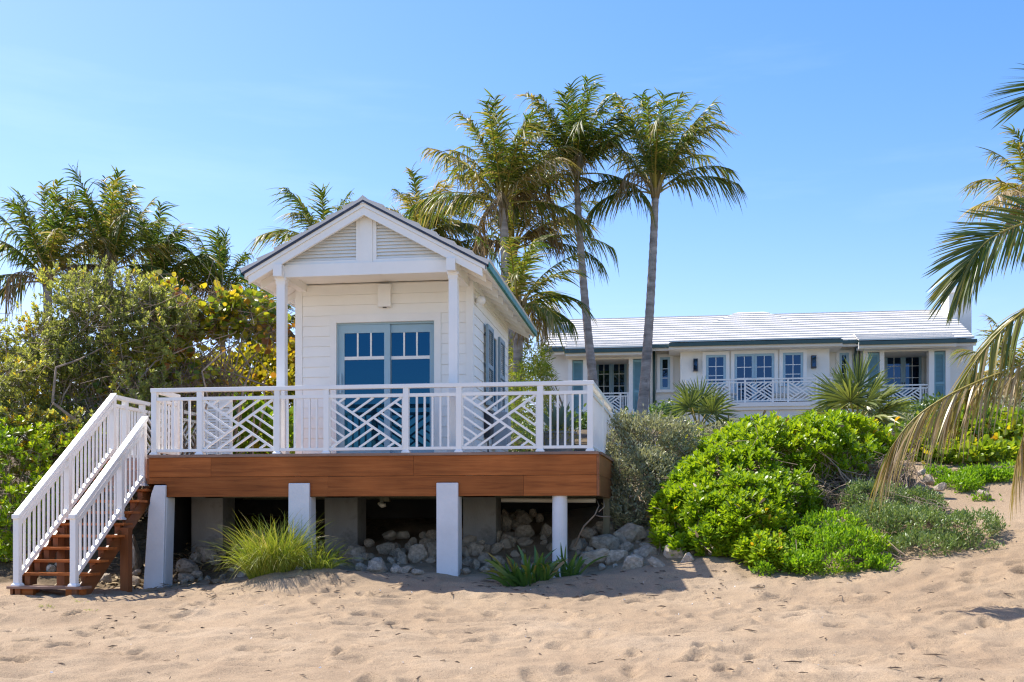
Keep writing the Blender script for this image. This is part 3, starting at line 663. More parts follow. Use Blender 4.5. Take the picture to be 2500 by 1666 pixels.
def lattice(parent, A, B, mat=None, w=0.031, th=0.028, scale=1.0, nsl=4, ends=True):
    """the crossed-diagonal panel: two full diagonals and slats parallel to them in each quarter"""
    mat = mat or WHITE_VINYL; A, B = Vector(A), Vector(B); d = (B - A).normalized(); ln = (B - A).length
    m = (PW / 2 + (0.025 if ends else 0.0)) * scale; nrm = d.cross(Vector((0, 0, 1)))
    h0, h1 = HB1 * scale, HS0 * scale
    def P(x, z, off=0.0): return A + d * (m + (ln - 2 * m) * x) + Vector((0, 0, h0 + (h1 - h0) * z)) + nrm * off
    def sl(x0, z0, x1, z1, ww, off, nm): MB().bar(P(x0, z0, off), P(x1, z1, off), th * scale, ww, up=nrm.cross((P(x1, z1) - P(x0, z0)).normalized())).build(nm, mat, parent)
    sl(0, 0, 1, 1, w * 1.2 * scale, 0.0, "diagonal_slat"); sl(0, 1, 1, 0, w * 1.2 * scale, 0.003, "diagonal_slat")
    for k in range(1, nsl + 1):
        t = 0.5 * k / (nsl + 1.0)
        sl(t, 1 - t, 2 * t, 1, w * scale, -0.003, "slat")          # top quarter, rising to the right
        sl(1 - t, t, 1 - 2 * t, 0, w * scale, -0.003, "slat")      # bottom quarter
        sl(1 - t, 1 - t, 1, 1 - 2 * t, w * scale, 0.005, "slat")   # right quarter, falling to the right
        sl(t, t, 0, 2 * t, w * scale, 0.005, "slat")               # left quarter
    if ends:
        for x in (-0.0,):
            pass
        for pp in (A + d * (m - 0.014 * scale), B - d * (m - 0.014 * scale)):
            MB().box(pp.x - .014*scale, pp.x + .014*scale, pp.y - .014*scale, pp.y + .014*scale, pp.z + h0 - .002, pp.z + h1 + .002).build("stile", mat, parent)
fr = thing("front_deck_railing", "long white front deck railing with crossed lattice panels between plain baluster panels", "railing", (-4.6, YF + 0.05, ZD))
YR = YF + 0.05
pu = [378, 489, 678, 798, 992, 1121, 1319, 1441]
px_ = [ax(u, YR) for u in pu]
for x in px_: rpost(fr, (x, YR, ZD), 0, HCAP)
MB().box(px_[0] - 0.055, px_[-1] + 0.055, YR - 0.05, YR + 0.05, ZD + HCAP, ZD + HT).build("top_rail", WHITE_VINYL, fr, bevel=0.006)
for i in range(7):
    A = (px_[i] + PW/2, YR, ZD); B = (px_[i+1] - PW/2, YR, ZD)
    rail_bars(fr, A, B, cap=False)
    if i % 2: lattice(fr, (px_[i], YR, ZD), (px_[i+1], YR, ZD))
    else: balusters(fr, A, B, 5 if i else 4)
rr = thing("right_deck_railing", "white baluster railing running back along the right deck edge", "railing", (XR, 18, ZD))
sp = [Vector((px_[-1], YR, ZD)), lerp((px_[-1], YR, ZD), (BX - 0.06, BY, ZD), 0.5), Vector((BX - 0.06, BY, ZD))]
for p in sp[1:]: rpost(rr, p, 0, HCAP)
MB().bar(up(sp[0], 1.032) + Vector((0, 0.055, 0)), up(sp[2], 1.032) + Vector((0, 0.05, 0)), 0.10, 0.064).build("top_rail", WHITE_VINYL, rr)
for a, b in zip(sp[:-1], sp[1:]):
    d = (b - a).normalized() * (PW/2); rail_bars(rr, a + d, b - d, cap=False); balusters(rr, a + d, b - d, 14)
lr = thing("left_deck_railing", "short white railing running back from the left front deck corner to the stair head", "railing", (px_[0], 16.4, ZD))
a, b = Vector((px_[0], YR, ZD)), Vector((px_[0] - 0.02, 16.85, ZD))
rpost(lr, b, 0, HCAP)
MB().bar(up(a, 1.032) + Vector((0, .055, 0)), up(b, 1.032) + Vector((0, .05, 0)), 0.10, 0.064).build("top_rail", WHITE_VINYL, lr)
d = (b - a).normalized() * (PW/2); rail_bars(lr, a + d, b - d, cap=False); balusters(lr, a + d, b - d, 5)
# landing side, further left: goes back from the stair's left rail
SX0, SX1 = -9.16, -8.29                        # stair rails, left and right
SY0, SY1L = 14.08, 16.75; SLOPE = 0.752
ZB = CZ - 0.965                                  # bottom tread
lg = thing("landing_railing", "white railing along the left edge of the landing behind the stair", "railing", (SX0, 18, ZD))
pl = [Vector((SX0, SY1L, ZD)), Vector((SX0, 17.15, ZD)), Vector((SX0, 17.75, ZD)), Vector((SX0, 19.0, ZD)), Vector((SX0, 20.1, ZD))]
for p in pl[1:]: rpost(lg, p, 0, HCAP)
MB().bar(up(pl[0], 1.034) + Vector((0, .045, 0)), up(pl[-1], 1.034) + Vector((0, .05, 0)), 0.10, 0.064).build("top_rail", WHITE_VINYL, lg)
for i, (a, b) in enumerate(zip(pl[:-1], pl[1:])):
    d = (b - a).normalized() * (PW/2); rail_bars(lg, a + d, b - d, cap=False)
    if i >= 2: lattice(lg, a, b)
    else: balusters(lg, a + d, b - d, 2 + 2 * i)
# ------------------------------------------------------------------ the stair
st = thing("beach_stair", "red-brown hardwood stair descending from the deck to the sand", "stair", ((SX0 + SX1)/2, SY0, ZB))
rise, run = 0.179, 0.179 / SLOPE
nst = 11
for i in range(nst):
    zt = ZB + rise * i; y0 = SY0 - 0.10 + run * i
    o = MB().box(SX0 - 0.11, SX1 + 0.17, y0, y0 + 0.275, zt - 0.038, zt).build("tread", DECKWOOD if i == 0 else IPE, st, bevel=0.004)
    for x in (SX0 + 0.02, SX1 + 0.02):
        MB().box(x - 0.03, x + 0.055, y0 + 0.05, y0 + 0.22, zt - rise + 0.002, zt - 0.04).build("cleat", IPE_Z, st)
for x in (SX0 - 0.09, SX1 + 0.045):
    poly = [(SY0 - 0.02, ZB - 0.17), (SY0 + 0.42, ZB - 0.17)]
    zt_, yt_ = ZD - 0.05, 16.78
    poly = [(SY0 - 0.04, ZB - 0.20), (SY0 + 0.20, ZB - 0.20), (yt_, ZB - 0.20 + (yt_ - SY0 - 0.20) * SLOPE), (yt_, ZB - 0.045 + (yt_ - SY0 + 0.06) * SLOPE - 0.13), (SY0 - 0.04, ZB - 0.045)]
    MB().prism_x(poly, x, x + 0.042).build("stringer", IPE_Y, st)
for x in (SX0 - 0.08, SX1 + 0.09):
    yy = SY0 + 1.12
    MB().box(x, x + 0.13, yy, yy + 0.13, gz(x, yy) - 0.3, ZB + (yy - SY0) * SLOPE - 0.02).build("support_post", IPE_Z, st)
MB().box(SX0 + 0.0, SX0 + 0.25, SY0 - 0.02, SY0 + 0.15, ZB - 0.30, ZB - 0.04).build("footing_block", IPE, st)
MB().box(SX1 - 0.12, SX1 + 0.10, SY0 - 0.02, SY0 + 0.15, ZB - 0.30, ZB - 0.04).build("footing_block", IPE, st)
def stair_rail(label, x, ytop, posts):
    o = thing("stair_railing", label, "railing", (x, SY0, ZB))
    def Z(y): return ZB + (y - SY0) * SLOPE
    H0, H1 = 1.03, 0.055
    for k, y in enumerate(posts):
        p = Vector((x, y, Z(y)))
        low = 0.0 if k == 0 else -0.035
        rpost(o, p, low, H0 - 0.03 if k else H0 - 0.04, PW)
    def sl(h, w, t, nm, y0, y1, bev=0):
        MB().bar((x, y0, Z(y0) + h), (x, y1, Z(y1) + h), w, t, e0=True).build(nm, WHITE_VINYL, o, bevel=bev)
    ht, hs, hb = H0 - 0.02, H0 - 0.155, 0.13
    sl(ht, 0.105, 0.062, "top_rail", posts[0] - 0.02, ytop, 0.008)
    MB().box(x - 0.0525, x + 0.0525, posts[0] - 0.07, posts[0] - 0.018, Z(posts[0]) + ht - 0.055, Z(posts[0]) + ht + 0.012).build("rail_end_cap", WHITE_VINYL, o, bevel=0.01)
    for a, b in zip(posts[:-1], posts[1:]):
        y0, y1 = a + PW/2, b - PW/2
        sl(hs, 0.055, 0.062, "sub_rail", y0, y1); sl(hb, 0.055, 0.062, "bottom_rail", y0, y1)
        n = max(2, int(round((y1 - y0) / 0.118)) - 1)
        for i in range(n):
            y = y0 + (y1 - y0) * (i + 1) / (n + 1)
            MB().box(x - .015, x + .015, y - .015, y + .015, Z(y) + hb + 0.03, Z(y) + hs - 0.03).build("baluster", WHITE_VINYL, o)
    return o
stair_rail("white stair railing on the left side joining the landing railing", SX0, SY1L + 0.02, [SY0, SY0 + 1.30, SY1L - 0.01])
stair_rail("shorter white stair railing on the right side ending at the deck fascia", SX1, 16.16, [SY0, SY0 + 1.30, 16.10])
# ------------------------------------------------------------------ the cabin on the deck
XC = -4.66; YW = 17.35; YB = 21.35; HW = 1.51
cb = thing("beach_cabin", "small white clapboard beach cabin with gabled porch and blue sliding door on the deck", "cabin", (XC, 19, ZD))
RZ = CZ + 5.02; RM = 0.543; RHW = 1.97; YR0, YR1 = 16.13, 22.3
def rz(off): return RZ - RM * abs(off)
# --- roof
roof = MB()
for s in (-1, 1):
    a, b = (XC, rz(0) - 0.085), (XC + s * 1.945, rz(1.945) - 0.085)
    poly = [a, b, (b[0], b[1] - 0.055), (a[0], a[1] - 0.055)]
    roof.prism_y(poly if s < 0 else poly[::-1], YR0 + 0.03, YR1 - 0.02)
roof = roof.build("roof", WHITE, cb)
for s in (-1, 1):
    for ya, yb_ in ((YR0 - 0.012, YR0 + 0.02), (YR1 - 0.012, YR1 + 0.012)):
        pts = [(XC, rz(0) - 0.018), (XC + s * RHW, rz(RHW) - 0.018), (XC + s * RHW, rz(RHW) - 0.08), (XC, rz(0) - 0.08)]
        MB().prism_y(pts if s < 0 else pts[::-1], ya, yb_).build("rake_drip_edge", NAVY, roof)
    f = [(XC, rz(0) - 0.082), (XC + s * 1.935, rz(1.935) - 0.082), (XC + s * 1.935, rz(1.935) - 0.142), (XC, rz(0) - 0.142)]
    MB().prism_y(f if s < 0 else f[::-1], YR0 + 0.012, YR0 + 0.028).build("rake_trim", WHITE, roof)
    x = XC + s * RHW
    MB().box(x + 0.020 * s, x + 0.034 * s, YR0 - 0.014, YR1 + 0.014, rz(RHW) - 0.115, rz(RHW) - 0.012).box(x - 0.012 * s, x + 0.0195 * s, YR0 - 0.014, YR1 + 0.014, rz(RHW) - 0.115, rz(RHW) - 0.10).build("eave_drip_edge", TEAL, roof)
    MB().box(x - 0.05 * s, x - 0.014 * s, YR0 + 0.03, YR1 - 0.02, rz(RHW) - 0.135, rz(RHW) - 0.02).build("eave_fascia", WHITE, roof)
# flat concrete tiles, each its own piece
def tile_mesh(name, w, l, t, lift):
    v = [(-w/2, 0, 0), (w/2, 0, 0), (w/2, l, 0), (-w/2, l, 0), (-w/2, 0, t + lift), (w/2, 0, t + lift), (w/2, l, t), (-w/2, l, t)]
    me = bpy.data.meshes.new(name)
    me.from_pydata(v, [], [(0,3,2,1),(4,5,6,7),(0,1,5,4),(1,2,6,5),(2,3,7,6),(3,0,4,7)]); me.materials.append(TILE); return me
tm = tile_mesh("roof_tile", 0.338, 0.36, 0.030, 0.045)
sl_ang = math.atan(RM); slope_len = RHW / math.cos(sl_ang)
ncr = 7; crl = slope_len / ncr
rng = random.Random(3)
for s in (-1, 1):
    for c_ in range(ncr):
        dd = slope_len - c_ * crl + 0.015                       # distance of the tile's low edge from the ridge
        ox = s * dd * math.cos(sl_ang); oz = rz(0) - 0.045 - dd * math.sin(sl_ang)
        for j in range(18):
            y = YR0 + 0.155 + j * 0.3435
            o = link_mesh("roof_tile", tm, roof, (XC + ox, y, oz + rng.uniform(-.002, .002)))
            # local +Y of the tile points up the slope
            upv = Vector((-s * math.cos(sl_ang), 0, math.sin(sl_ang))); nv = Vector((s * math.sin(sl_ang), 0, math.cos(sl_ang))); xv = upv.cross(nv)
            o.rotation_euler = Matrix((xv, upv, nv)).transposed().to_euler()
for j in range(16):
    y = YR0 - 0.01 + j * 0.388
    MB().prism_y([(XC - 0.15, rz(.15) - 0.01), (XC - 0.13, rz(.13) - 0.035), (XC + 0.13, rz(.13) - 0.035), (XC + 0.15, rz(.15) - 0.01), (XC, rz(0) + 0.028)][::1], y, y + 0.39 + 0.0).build("ridge_tile", TILE, roof)
# --- rafters and barge boards
def rafter(y0, y1, top, bot, hw, nm="rafter", zcut=None):
    for s in (-1, 1):
        pts = [(XC, rz(0) - top), (XC + s * hw, rz(hw) - top), (XC + s * hw, rz(hw) - bot), (XC, rz(0) - bot)]
        MB().prism_y(pts if s < 0 else pts[::-1], y0, y1).build(nm, WHITE, cb)
rafter(YR0 + 0.035, YR0 + 0.085, 0.1435, 0.268, 1.885, "barge_board")
for i in range(10):
    y = 16.62 + i * 0.60
    rafter(y, y + 0.045, 0.1435, 0.265, 1.86)
# --- porch beams, columns, gable
for s in (-1, 1):
    x = XC + s * 1.395
    MB().box(x - 0.07, x + 0.07, 16.10 + 0.115, YB + 0.45, CZ + 3.832, CZ + 4.02).build("side_beam", WHITE, cb)
    MB().box(x - 0.0705, x + 0.0705, YR0 + 0.0, YR0 + 0.033, CZ + 3.83, CZ + 4.015).build("beam_end", WHITE, cb)
MB().box(XC - 1.325, XC + 1.325, 16.285, 16.43, CZ + 3.84, CZ + 4.04).build("front_beam", WHITE, cb, bevel=0.004)
for s in (-1, 1):
    x = XC + s * 1.40; y = 16.36
    c_ = MB().box(x - 0.07, x + 0.07, y - 0.07, y + 0.07, ZD, CZ + 3.84).build("column", WHITE_VINYL, cb, bevel=0.006)
    for z0, z1, w in ((ZD, ZD + 0.10, 0.092), (CZ + 3.74, CZ + 3.80, 0.078), (CZ + 3.80, CZ + 3.838, 0.092)):
        MB().box(x - w, x + w, y - w, y + w, z0, z1).build("column_cap" if z0 > ZD else "column_base", WHITE_VINYL, c_)
gb = MB().prism_y([(XC - 1.40, CZ + 4.0), (XC + 1.40, CZ + 4.0), (XC + 1.40, rz(1.40) - 0.15), (XC, rz(0) - 0.15), (XC - 1.40, rz(1.40) - 0.15)], 16.375, 16.42).build("gable_panel", WHITE, cb)
MB().box(XC - 0.10, XC + 0.10, 16.30, 16.374, CZ + 4.041, rz(0.1) - 0.20).build("king_post", WHITE, cb)
for s in (-1, 1):
    lv = MB().box(*sorted((XC + s * 0.101, XC + s * 0.165)), 16.315, 16.373, CZ + 4.041, rz(0.165) - 0.20).build("louver_stile", WHITE, cb)
    MB().box(*sorted((XC + s * 0.166, XC + s * 1.335)), 16.315, 16.373, CZ + 4.041, CZ + 4.092).build("louver_sill", WHITE, cb)
    for k in range(11):
        z = CZ + 4.10 + k * 0.054
        xe = (RZ - 0.20 - z - 0.03) / RM
        if xe < 0.22: continue
        x0, x1 = XC + s * 0.166, XC + s * xe
        MB().prism_x([(16.325, z), (16.333, z - 0.004), (16.372, z + 0.05), (16.364, z + 0.054)], min(x0, x1), max(x0, x1)).build("louver_slat", WHITE, cb)
MB().box(XC - 1.33, XC + 1.33, 16.432, YW - 0.02, CZ + 3.955, CZ + 3.985).build("porch_ceiling", WHITE, cb)
# --- front wall: clapboards round the door
T0, T1 = ax(806, YW), ax(1077, YW); ZT = az(930, 767.5, YW)         # outside of the door trim
O0, O1 = ax(821.6, YW), ax(1060.7, YW); ZO = az(930, 786.5, YW)       # the opening
MB().box(XC - HW + 0.001, T0, YW + 0.002, YW + 0.12, ZD - 0.02, CZ + 3.95).build("wall_panel", WHITE_WALL, cb)
MB().box(T1, XC + HW - 0.001, YW + 0.002, YW + 0.12, ZD - 0.02, CZ + 3.95).build("wall_panel", WHITE_WALL, cb)
MB().box(T0, T1, YW + 0.002, YW + 0.12, ZO + 0.05, CZ + 3.95).build("wall_panel", WHITE_WALL, cb)
bh = 0.172; n = 0; z = ZD
def clap_x(x0, x1, z0, z1):
    MB().prism_x([(YW - 0.016, z0), (YW + 0.001, z0), (YW + 0.001, z1), (YW - 0.003, z1)], x0, x1).build("clapboard", WHITE_WALL, cb)
while z < CZ + 3.95:
    z1 = min(z + bh - 0.004, CZ + 3.95)
    if z < ZT - 0.02:
        clap_x(XC - HW + 0.105, T0 - 0.002, z, z1); clap_x(T1 + 0.002, XC + HW - 0.105, z, z1)
    else: clap_x(XC - HW + 0.105, XC + HW - 0.105, z, z1)
    z += bh
for s in (-1, 1):
    MB().box(*sorted((XC + s * (HW - 0.103), XC + s * (HW + 0.018))), YW - 0.020, YW + 0.11, ZD - 0.4, CZ + 3.953).build("corner_board", WHITE, cb)
MB().box(T0, O0, YW - 0.026, YW + 0.10, ZD, ZT).build("door_trim", WHITE, cb)
MB().box(O1, T1, YW - 0.026, YW + 0.10, ZD, ZT).build("door_trim", WHITE, cb)
MB().box(O0, O1, YW - 0.026, YW + 0.10, ZO, ZT).build("door_trim", WHITE, cb)
# --- sliding door
dr = MB().box(O0, O1, YW + 0.04, YW + 0.15, ZO - 0.028, ZO - 0.001)
dr.box(O0, O0 + 0.022, YW + 0.04, YW + 0.15, ZD, ZO - 0.029); dr.box(O1 - 0.022, O1, YW + 0.04, YW + 0.15, ZD, ZO - 0.029)
dr = dr.box(O0 + .0225, O1 - .0225, YW + 0.04, YW + 0.15, ZD, ZD + 0.03).build("sliding_door", BLUE, cb)
xm = ax(943, YW)
def leaf(x0, x1, y, st0, st1):
    zt, zb = ZO - 0.03, ZD + 0.032
    zr = az(930, 811, YW); zm1, zm0 = az(930, 868.5, YW), az(930, 876.5, YW)
    pn = MB().box(x0, x0 + st0, y, y + 0.045, zb, zt).build("door_leaf", BLUE, cb)
    MB().box(x1 - st1, x1, y, y + 0.045, zb, zt).build("stile", BLUE, pn)
    MB().box(x0 + st0, x1 - st1, y, y + 0.045, zr, zt).build("top_rail", BLUE, pn)
    MB().box(x0 + st0, x1 - st1, y, y + 0.045, zb, zb + 0.14).build("bottom_rail", BLUE, pn)
    MB().box(x0 + st0, x1 - st1, y + 0.002, y + 0.043, zm0, zm1).build("lock_rail", WHITE, pn)
    gx0, gx1 = x0 + st0, x1 - st1; w = (gx1 - gx0) / 3
    for k in (1, 2): MB().box(gx0 + w * k - 0.014, gx0 + w * k + 0.014, y + 0.004, y + 0.041, zm1, zr).build("muntin", WHITE, pn)
    for k in range(3):
        a_, b_ = gx0 + w * k + (0.014 if k else 0), gx0 + w * (k + 1) - (0.014 if k < 2 else 0)
        MB().box(a_, b_, y + 0.020, y + 0.026, zm1, zr).build("pane", GLASS, pn)
    MB().box(gx0, gx1, y + 0.020, y + 0.026, zb + 0.14, zm0).build("pane", GLASS, pn)
    return pn
la = leaf(O0 + 0.022, xm + 0.05, YW + 0.052, 0.10, 0.10)
lb_ = leaf(xm - 0.005, O1 - 0.024, YW + 0.099, 0.065, 0.078)
for pn, u0, y in ((la, 831, YW + 0.052), (lb_, 1056, YW + 0.099)):
    x = ax(u0, YW); z0, z1 = az(831, 960, YW), az(831, 912.6, YW)
    MB().box(x - 0.016, x + 0.016, y - 0.045, y - 0.022, z0, z1).box(x - 0.012, x + 0.012, y - 0.022, y - 0.001, z0 + .02, z0 + .05).box(x - 0.012, x + 0.012, y - 0.022, y - 0.001, z1 - .05, z1 - .02).build("handle", BLUE, pn)
# --- wall lamp over the door
wlm = thing("porch_wall_lamp", "plain white box lamp fixed above the sliding door", "lamp", at(941, 752, YW - 0.03))
x0, x1, z0, z1 = ax(926.5, YW), ax(957, YW), az(941, 752, YW), az(941, 697, YW)
MB().box(x0, x1, YW - 0.115, YW - 0.018, z0, z1).build("housing", WHITE, wlm, bevel=0.004)
MB().box((x0+x1)/2 - .03, (x0+x1)/2 + .03, YW - 0.09, YW - 0.05, z0 - .012, z0 - 0.001).build("aperture", PLASTIC_BLACK, wlm)
# --- right side wall
XS = XC + HW
MB().box(XS - 0.12, XS - 0.002, YW + 0.121, YB, ZD - 0.4, CZ + 3.95).build("wall_panel", WHITE_WALL, cb)
MB().box(XC - HW + 0.002, XC - HW + 0.12, YW + 0.121, YB, ZD - 0.4, CZ + 3.95).build("wall_panel", WHITE_WALL, cb)
MB().box(XC - HW + 0.121, XC + HW - 0.121, YB - 0.12, YB, ZD - 0.4, CZ + 4.2).build("wall_panel", WHITE_WALL, cb)
z = ZD - 0.344
while z < CZ + 3.83:
    z1 = min(z + bh - 0.004, CZ + 3.835)
    for s in (-1, 1):
        a_ = XC + s * HW
        MB().prism_y([(a_ + s * 0.016, z), (a_ + s * 0.003, z1), (a_ - s * 0.001, z1), (a_ - s * 0.001, z)][::(1 if s > 0 else -1)], YW + 0.115, YB - 0.10).build("clapboard", WHITE_WALL, cb)
    z += bh
for s in (-1, 1):
    a_ = XC + s * HW
    MB().box(a_ - 0.1 * s, a_ + s * 0.019, YB - 0.10, YB + 0.003, ZD - 0.4, CZ + 3.84).build("corner_board", WHITE, cb)
    MB().box(a_ - 0.05 * s, a_ + s * 0.022, YW + 0.11, YB + 0.004, CZ + 3.842, CZ + 4.03).build("frieze_board", WHITE, cb)
wz0, wz1 = CZ + 1.98, CZ + 3.42
win = MB().box(XS + 0.001, XS + 0.05, 19.15, 19.24, wz0, wz1).box(XS + 0.001, XS + 0.05, 19.68, 19.77, wz0, wz1).box(XS + 0.001, XS + 0.05, 19.2401, 19.6799, wz1 - .09, wz1).box(XS + 0.001, XS + 0.05, 19.2401, 19.6799, wz0, wz0 + .09).build("side_window", WHITE, cb)
MB().box(XS + 0.003, XS + 0.025, 19.24, 19.68, wz0 + .09, wz1 - .09).build("pane", GLASS, win)
for y0 in (18.45, 19.82):
    sx0, sx1 = XS + 0.045, XS + 0.088
    sh = MB().box(sx0, sx1, y0, y0 + 0.07, wz0 + .02, wz1).box(sx0, sx1, y0 + 0.58, y0 + 0.65, wz0 + .02, wz1).box(sx0, sx1, y0 + .0701, y0 + .5799, wz1 - .08, wz1).box(sx0, sx1, y0 + .0701, y0 + .5799, wz0 + .02, wz0 + .12).box(sx0, sx1, y0 + .0701, y0 + .5799, (wz0 + wz1)/2 - .04, (wz0 + wz1)/2 + .04).build("shutter", GREY_BLUE, cb)
    lm = MB(); z = wz0 + .14
    while z < wz1 - .10:
        if abs(z - (wz0 + wz1)/2) > 0.055:
            lm.add([(sx0, y0 + .07, z + .028), (sx1, y0 + .07, z), (sx1, y0 + .58, z), (sx0, y0 + .58, z + .028), (sx0, y0 + .07, z + .034), (sx1, y0 + .07, z + .006), (sx1, y0 + .58, z + .006), (sx0, y0 + .58, z + .034)],
                   [(0,3,2,1),(4,5,6,7),(0,1,5,4),(1,2,6,5),(2,3,7,6),(3,0,4,7)])
        z += 0.036
    lm.build("shutter_louvers", GREY_BLUE, sh)["kind"] = "stuff"
    for zz in (wz0 + .2, wz1 - .2): MB().box(XS + 0.004, sx0, y0 + .02, y0 + .05, zz, zz + .05).build("hinge", BRONZE, sh)
sf = thing("side_floodlight", "round white floodlight under the right eave of the cabin", "lamp", (XS + .02, 17.6, CZ + 3.66))
sfp = Vector((XS + 0.02, 17.62, CZ + 3.66))
MB().tube([sfp, sfp + Vector((.055, 0, 0))], 0.045, 12).build("mount", WHITE, sf)
MB().tube([sfp + Vector((.05, .0, .0)), sfp + Vector((.08, -.04, -.01)), sfp + Vector((.11, -.13, -.03)), sfp + Vector((.115, -.16, -.035))], [.03, .06, .075, .07], 16).build("lamp_head", WHITE, sf, smooth=True)
# --- meters and boxes on the side wall near the deck
eb = thing("electric_box", "tall dark electric box on the right cabin wall low by the deck", "electric box", (XS + .1, 18.6, CZ + 1.4))
MB().box(XS + .02, XS + .13, 18.45, 18.80, CZ + 1.42, CZ + 1.90).build("housing", BRONZE, eb, bevel=.006)
MB().tube([(XS + .06, 18.6, CZ + 1.42), (XS + .065, 18.58, CZ + 1.2), (XS + .05, 18.6, CZ + 0.9)], .014, 6).build("conduit", PLASTIC_BLACK, eb)
ac = thing("meter_cabinet", "pale grey metal meter cabinet on the right cabin wall", "cabinet", (XS + .2, 19.6, CZ + 1.3))
MB().box(XS + .02, XS + .30, 19.3, 19.75, CZ + 1.32, CZ + 1.95).build("housing", GREY_METAL, ac, bevel=.008)
MB().box(XS + .301, XS + .309, 19.34, 19.71, CZ + 1.38, CZ + 1.9).build("door_panel", GREY_METAL, ac)
# louvered screen standing on the deck left of the cabin
sc = thing("louvered_screen", "white louvered double screen with an arched top on the deck behind the left railing", "screen", (-7.6, 19.4, ZD))
sY = 19.3; a0, a1 = ax(500, sY), ax(566, sY); sz1 = az(530, 985, sY) ; mid_ = (a0 + a1) / 2
for q0, q1 in ((a0, mid_ - .005), (mid_ + .005, a1)):
    ff = MB().box(q0, q0 + .05, sY, sY + .04, ZD, sz1).box(q1 - .05, q1, sY, sY + .04, ZD, sz1).box(q0 + .0501, q1 - .0501, sY, sY + .04, ZD + .02, ZD + .1).box(q0 + .0501, q1 - .0501, sY, sY + .04, sz1 - .08, sz1).build("screen_leaf", WHITE, sc)
    z = ZD + .11
    while z < sz1 - .09:
        MB().prism_x([(sY + .004, z), (sY + .010, z - .003), (sY + .036, z + .045), (sY + .03, z + .048)], q0 + .05, q1 - .05).build("slat", WHITE, ff); z += .055
arc = [(a0, sz1 + .002)] + [(a0 + (a1 - a0) * t, sz1 + .002 + .10 * math.sin(math.pi * (0.15 + .7 * t))) for t in [i / 10 for i in range(11)]] + [(a1, sz1 + .002)]
MB().prism_y(arc[::-1], sY, sY + .04).build("arched_top", WHITE, sc)
# ------------------------------------------------------------------ the house on the dune
YH = 50.0
hs_ = thing("beach_house", "long cream stucco house with white tile roof and pale blue doors on the dune", "house", (6, 54, 5.5))
zg = CZ + 3.3
ZFL = az(1850, 989, YH)                                   # floor of the middle rooms
ZWT = az(1841, 846, YH)                                   # top of the middle wall
def hbox(name, u0, u1, Y0, Y1, z0, z1, mat, parent=None, Yu=None):
    return MB().box(ax(u0, Yu or Y0), ax(u1, Yu or Y0), Y0, Y1, z0, z1).build(name, mat, parent or hs_)
X0, X1 = ax(1331, 51.2), ax(2376, 51.2)
hbox("wall", 1661, 2025, YH, 58, zg, ZWT + 0.3, STUCCO)
hbox("wall", 1592, 2094, 51.2, 57.99, zg, ZWT + 0.1, STUCCO)
zl1 = az(1485, 868, 50.6); zlf = az(1485, 1014, 50.6)
MB().box(X0, ax(1388, 51.2), 51.2, 58, zg, zl1 + .2).build("wall", STUCCO, hs_)
MB().box(ax(1388, 51.2) - .01, ax(1592, 51.2) + .01, 52.6, 57.98, zg, zl1 + .2).build("wall", STUCCO, hs_)
MB().box(ax(2094, 51.2) - .01, ax(2320, 51.2) + .01, 52.6, 57.98, zg, zl1 + .2).build("wall", STUCCO, hs_)
MB().box(ax(2319, 51.2), X1, 51.2, 58, zg, zl1 + .2).build("wall", STUCCO, hs_)
# window and door builders: frame, muntins and panes stand in a proud trim
def casement(u0, u1, v0, v1, Y, cols, rows, name, leaves_=1, trim=0.16, uref=None, sill=False, parent=None):
    x0, x1 = ax(u0, Y), ax(u1, Y); um = uref or (u0 + u1) / 2; z1, z0 = az(um, v0, Y), az(um, v1, Y)
    t = MB()
    t.box(x0 - trim, x0 - .002, Y - .085, Y + .01, z0, z1 + trim).box(x1 + .002, x1 + trim, Y - .085, Y + .01, z0, z1 + trim).box(x0 - .002, x1 + .002, Y - .085, Y + .01, z1 + .002, z1 + trim)
    if trim: t.build("window_trim", STUCCO_TRIM, hs_)
    fw = 0.11
    lw = (x1 - x0) / leaves_
    root = None
    for k in range(leaves_):
        a, b = x0 + lw * k + .004, x0 + lw * (k + 1) - .004
        m = MB().box(a, a + fw, Y - .055, Y + .01, z0, z1).box(b - fw, b, Y - .055, Y + .01, z0, z1).box(a + fw + .0005, b - fw - .0005, Y - .055, Y + .01, z1 - fw, z1).box(a + fw + .0005, b - fw - .0005, Y - .055, Y + .01, z0, z0 + fw * (2.0 if name == "french_door" else 1))
        f = m.build(name, BLUE, hs_)
        ga, gb_, g0, g1 = a + fw, b - fw, z0 + fw * (2.0 if name == "french_door" else 1), z1 - fw
        for i in range(cols):
            for j in range(rows):
                mw = 0.017
                MB().box(ga + (gb_ - ga) * i / cols + (mw if i else 0), ga + (gb_ - ga) * (i + 1) / cols - (mw if i < cols - 1 else 0), Y - .030, Y - .022,
                         g0 + (g1 - g0) * j / rows + (mw if j else 0), g0 + (g1 - g0) * (j + 1) / rows - (mw if j < rows - 1 else 0)).build("pane", GLASS_H, f)
        for i in range(1, cols): MB().box(ga + (gb_ - ga) * i / cols - .016, ga + (gb_ - ga) * i / cols + .016, Y - .042, Y - .01, g0, g1).build("muntin", WHITE, f)
        for j in range(1, rows): MB().box(ga, gb_, Y - .040, Y - .012, g0 + (g1 - g0) * j / rows - .016, g0 + (g1 - g0) * j / rows + .016).build("muntin", WHITE, f)
        if name == "french_door":
            hx = b - .05 if k == 0 else a + .05
            MB().box(hx - .02, hx + .02, Y - .10, Y - .056, z0 + 1.0, z0 + 1.12).build("handle", BRONZE, f)
    if sill: MB().box(x0 - trim - .06, x1 + trim + .06, Y - .14, Y + .01, z0 - .14, z0 - .002).build("window_sill", STUCCO_TRIM, hs_)
casement(1723.5, 1772, 867.5, 946, YH, 2, 3, "window")
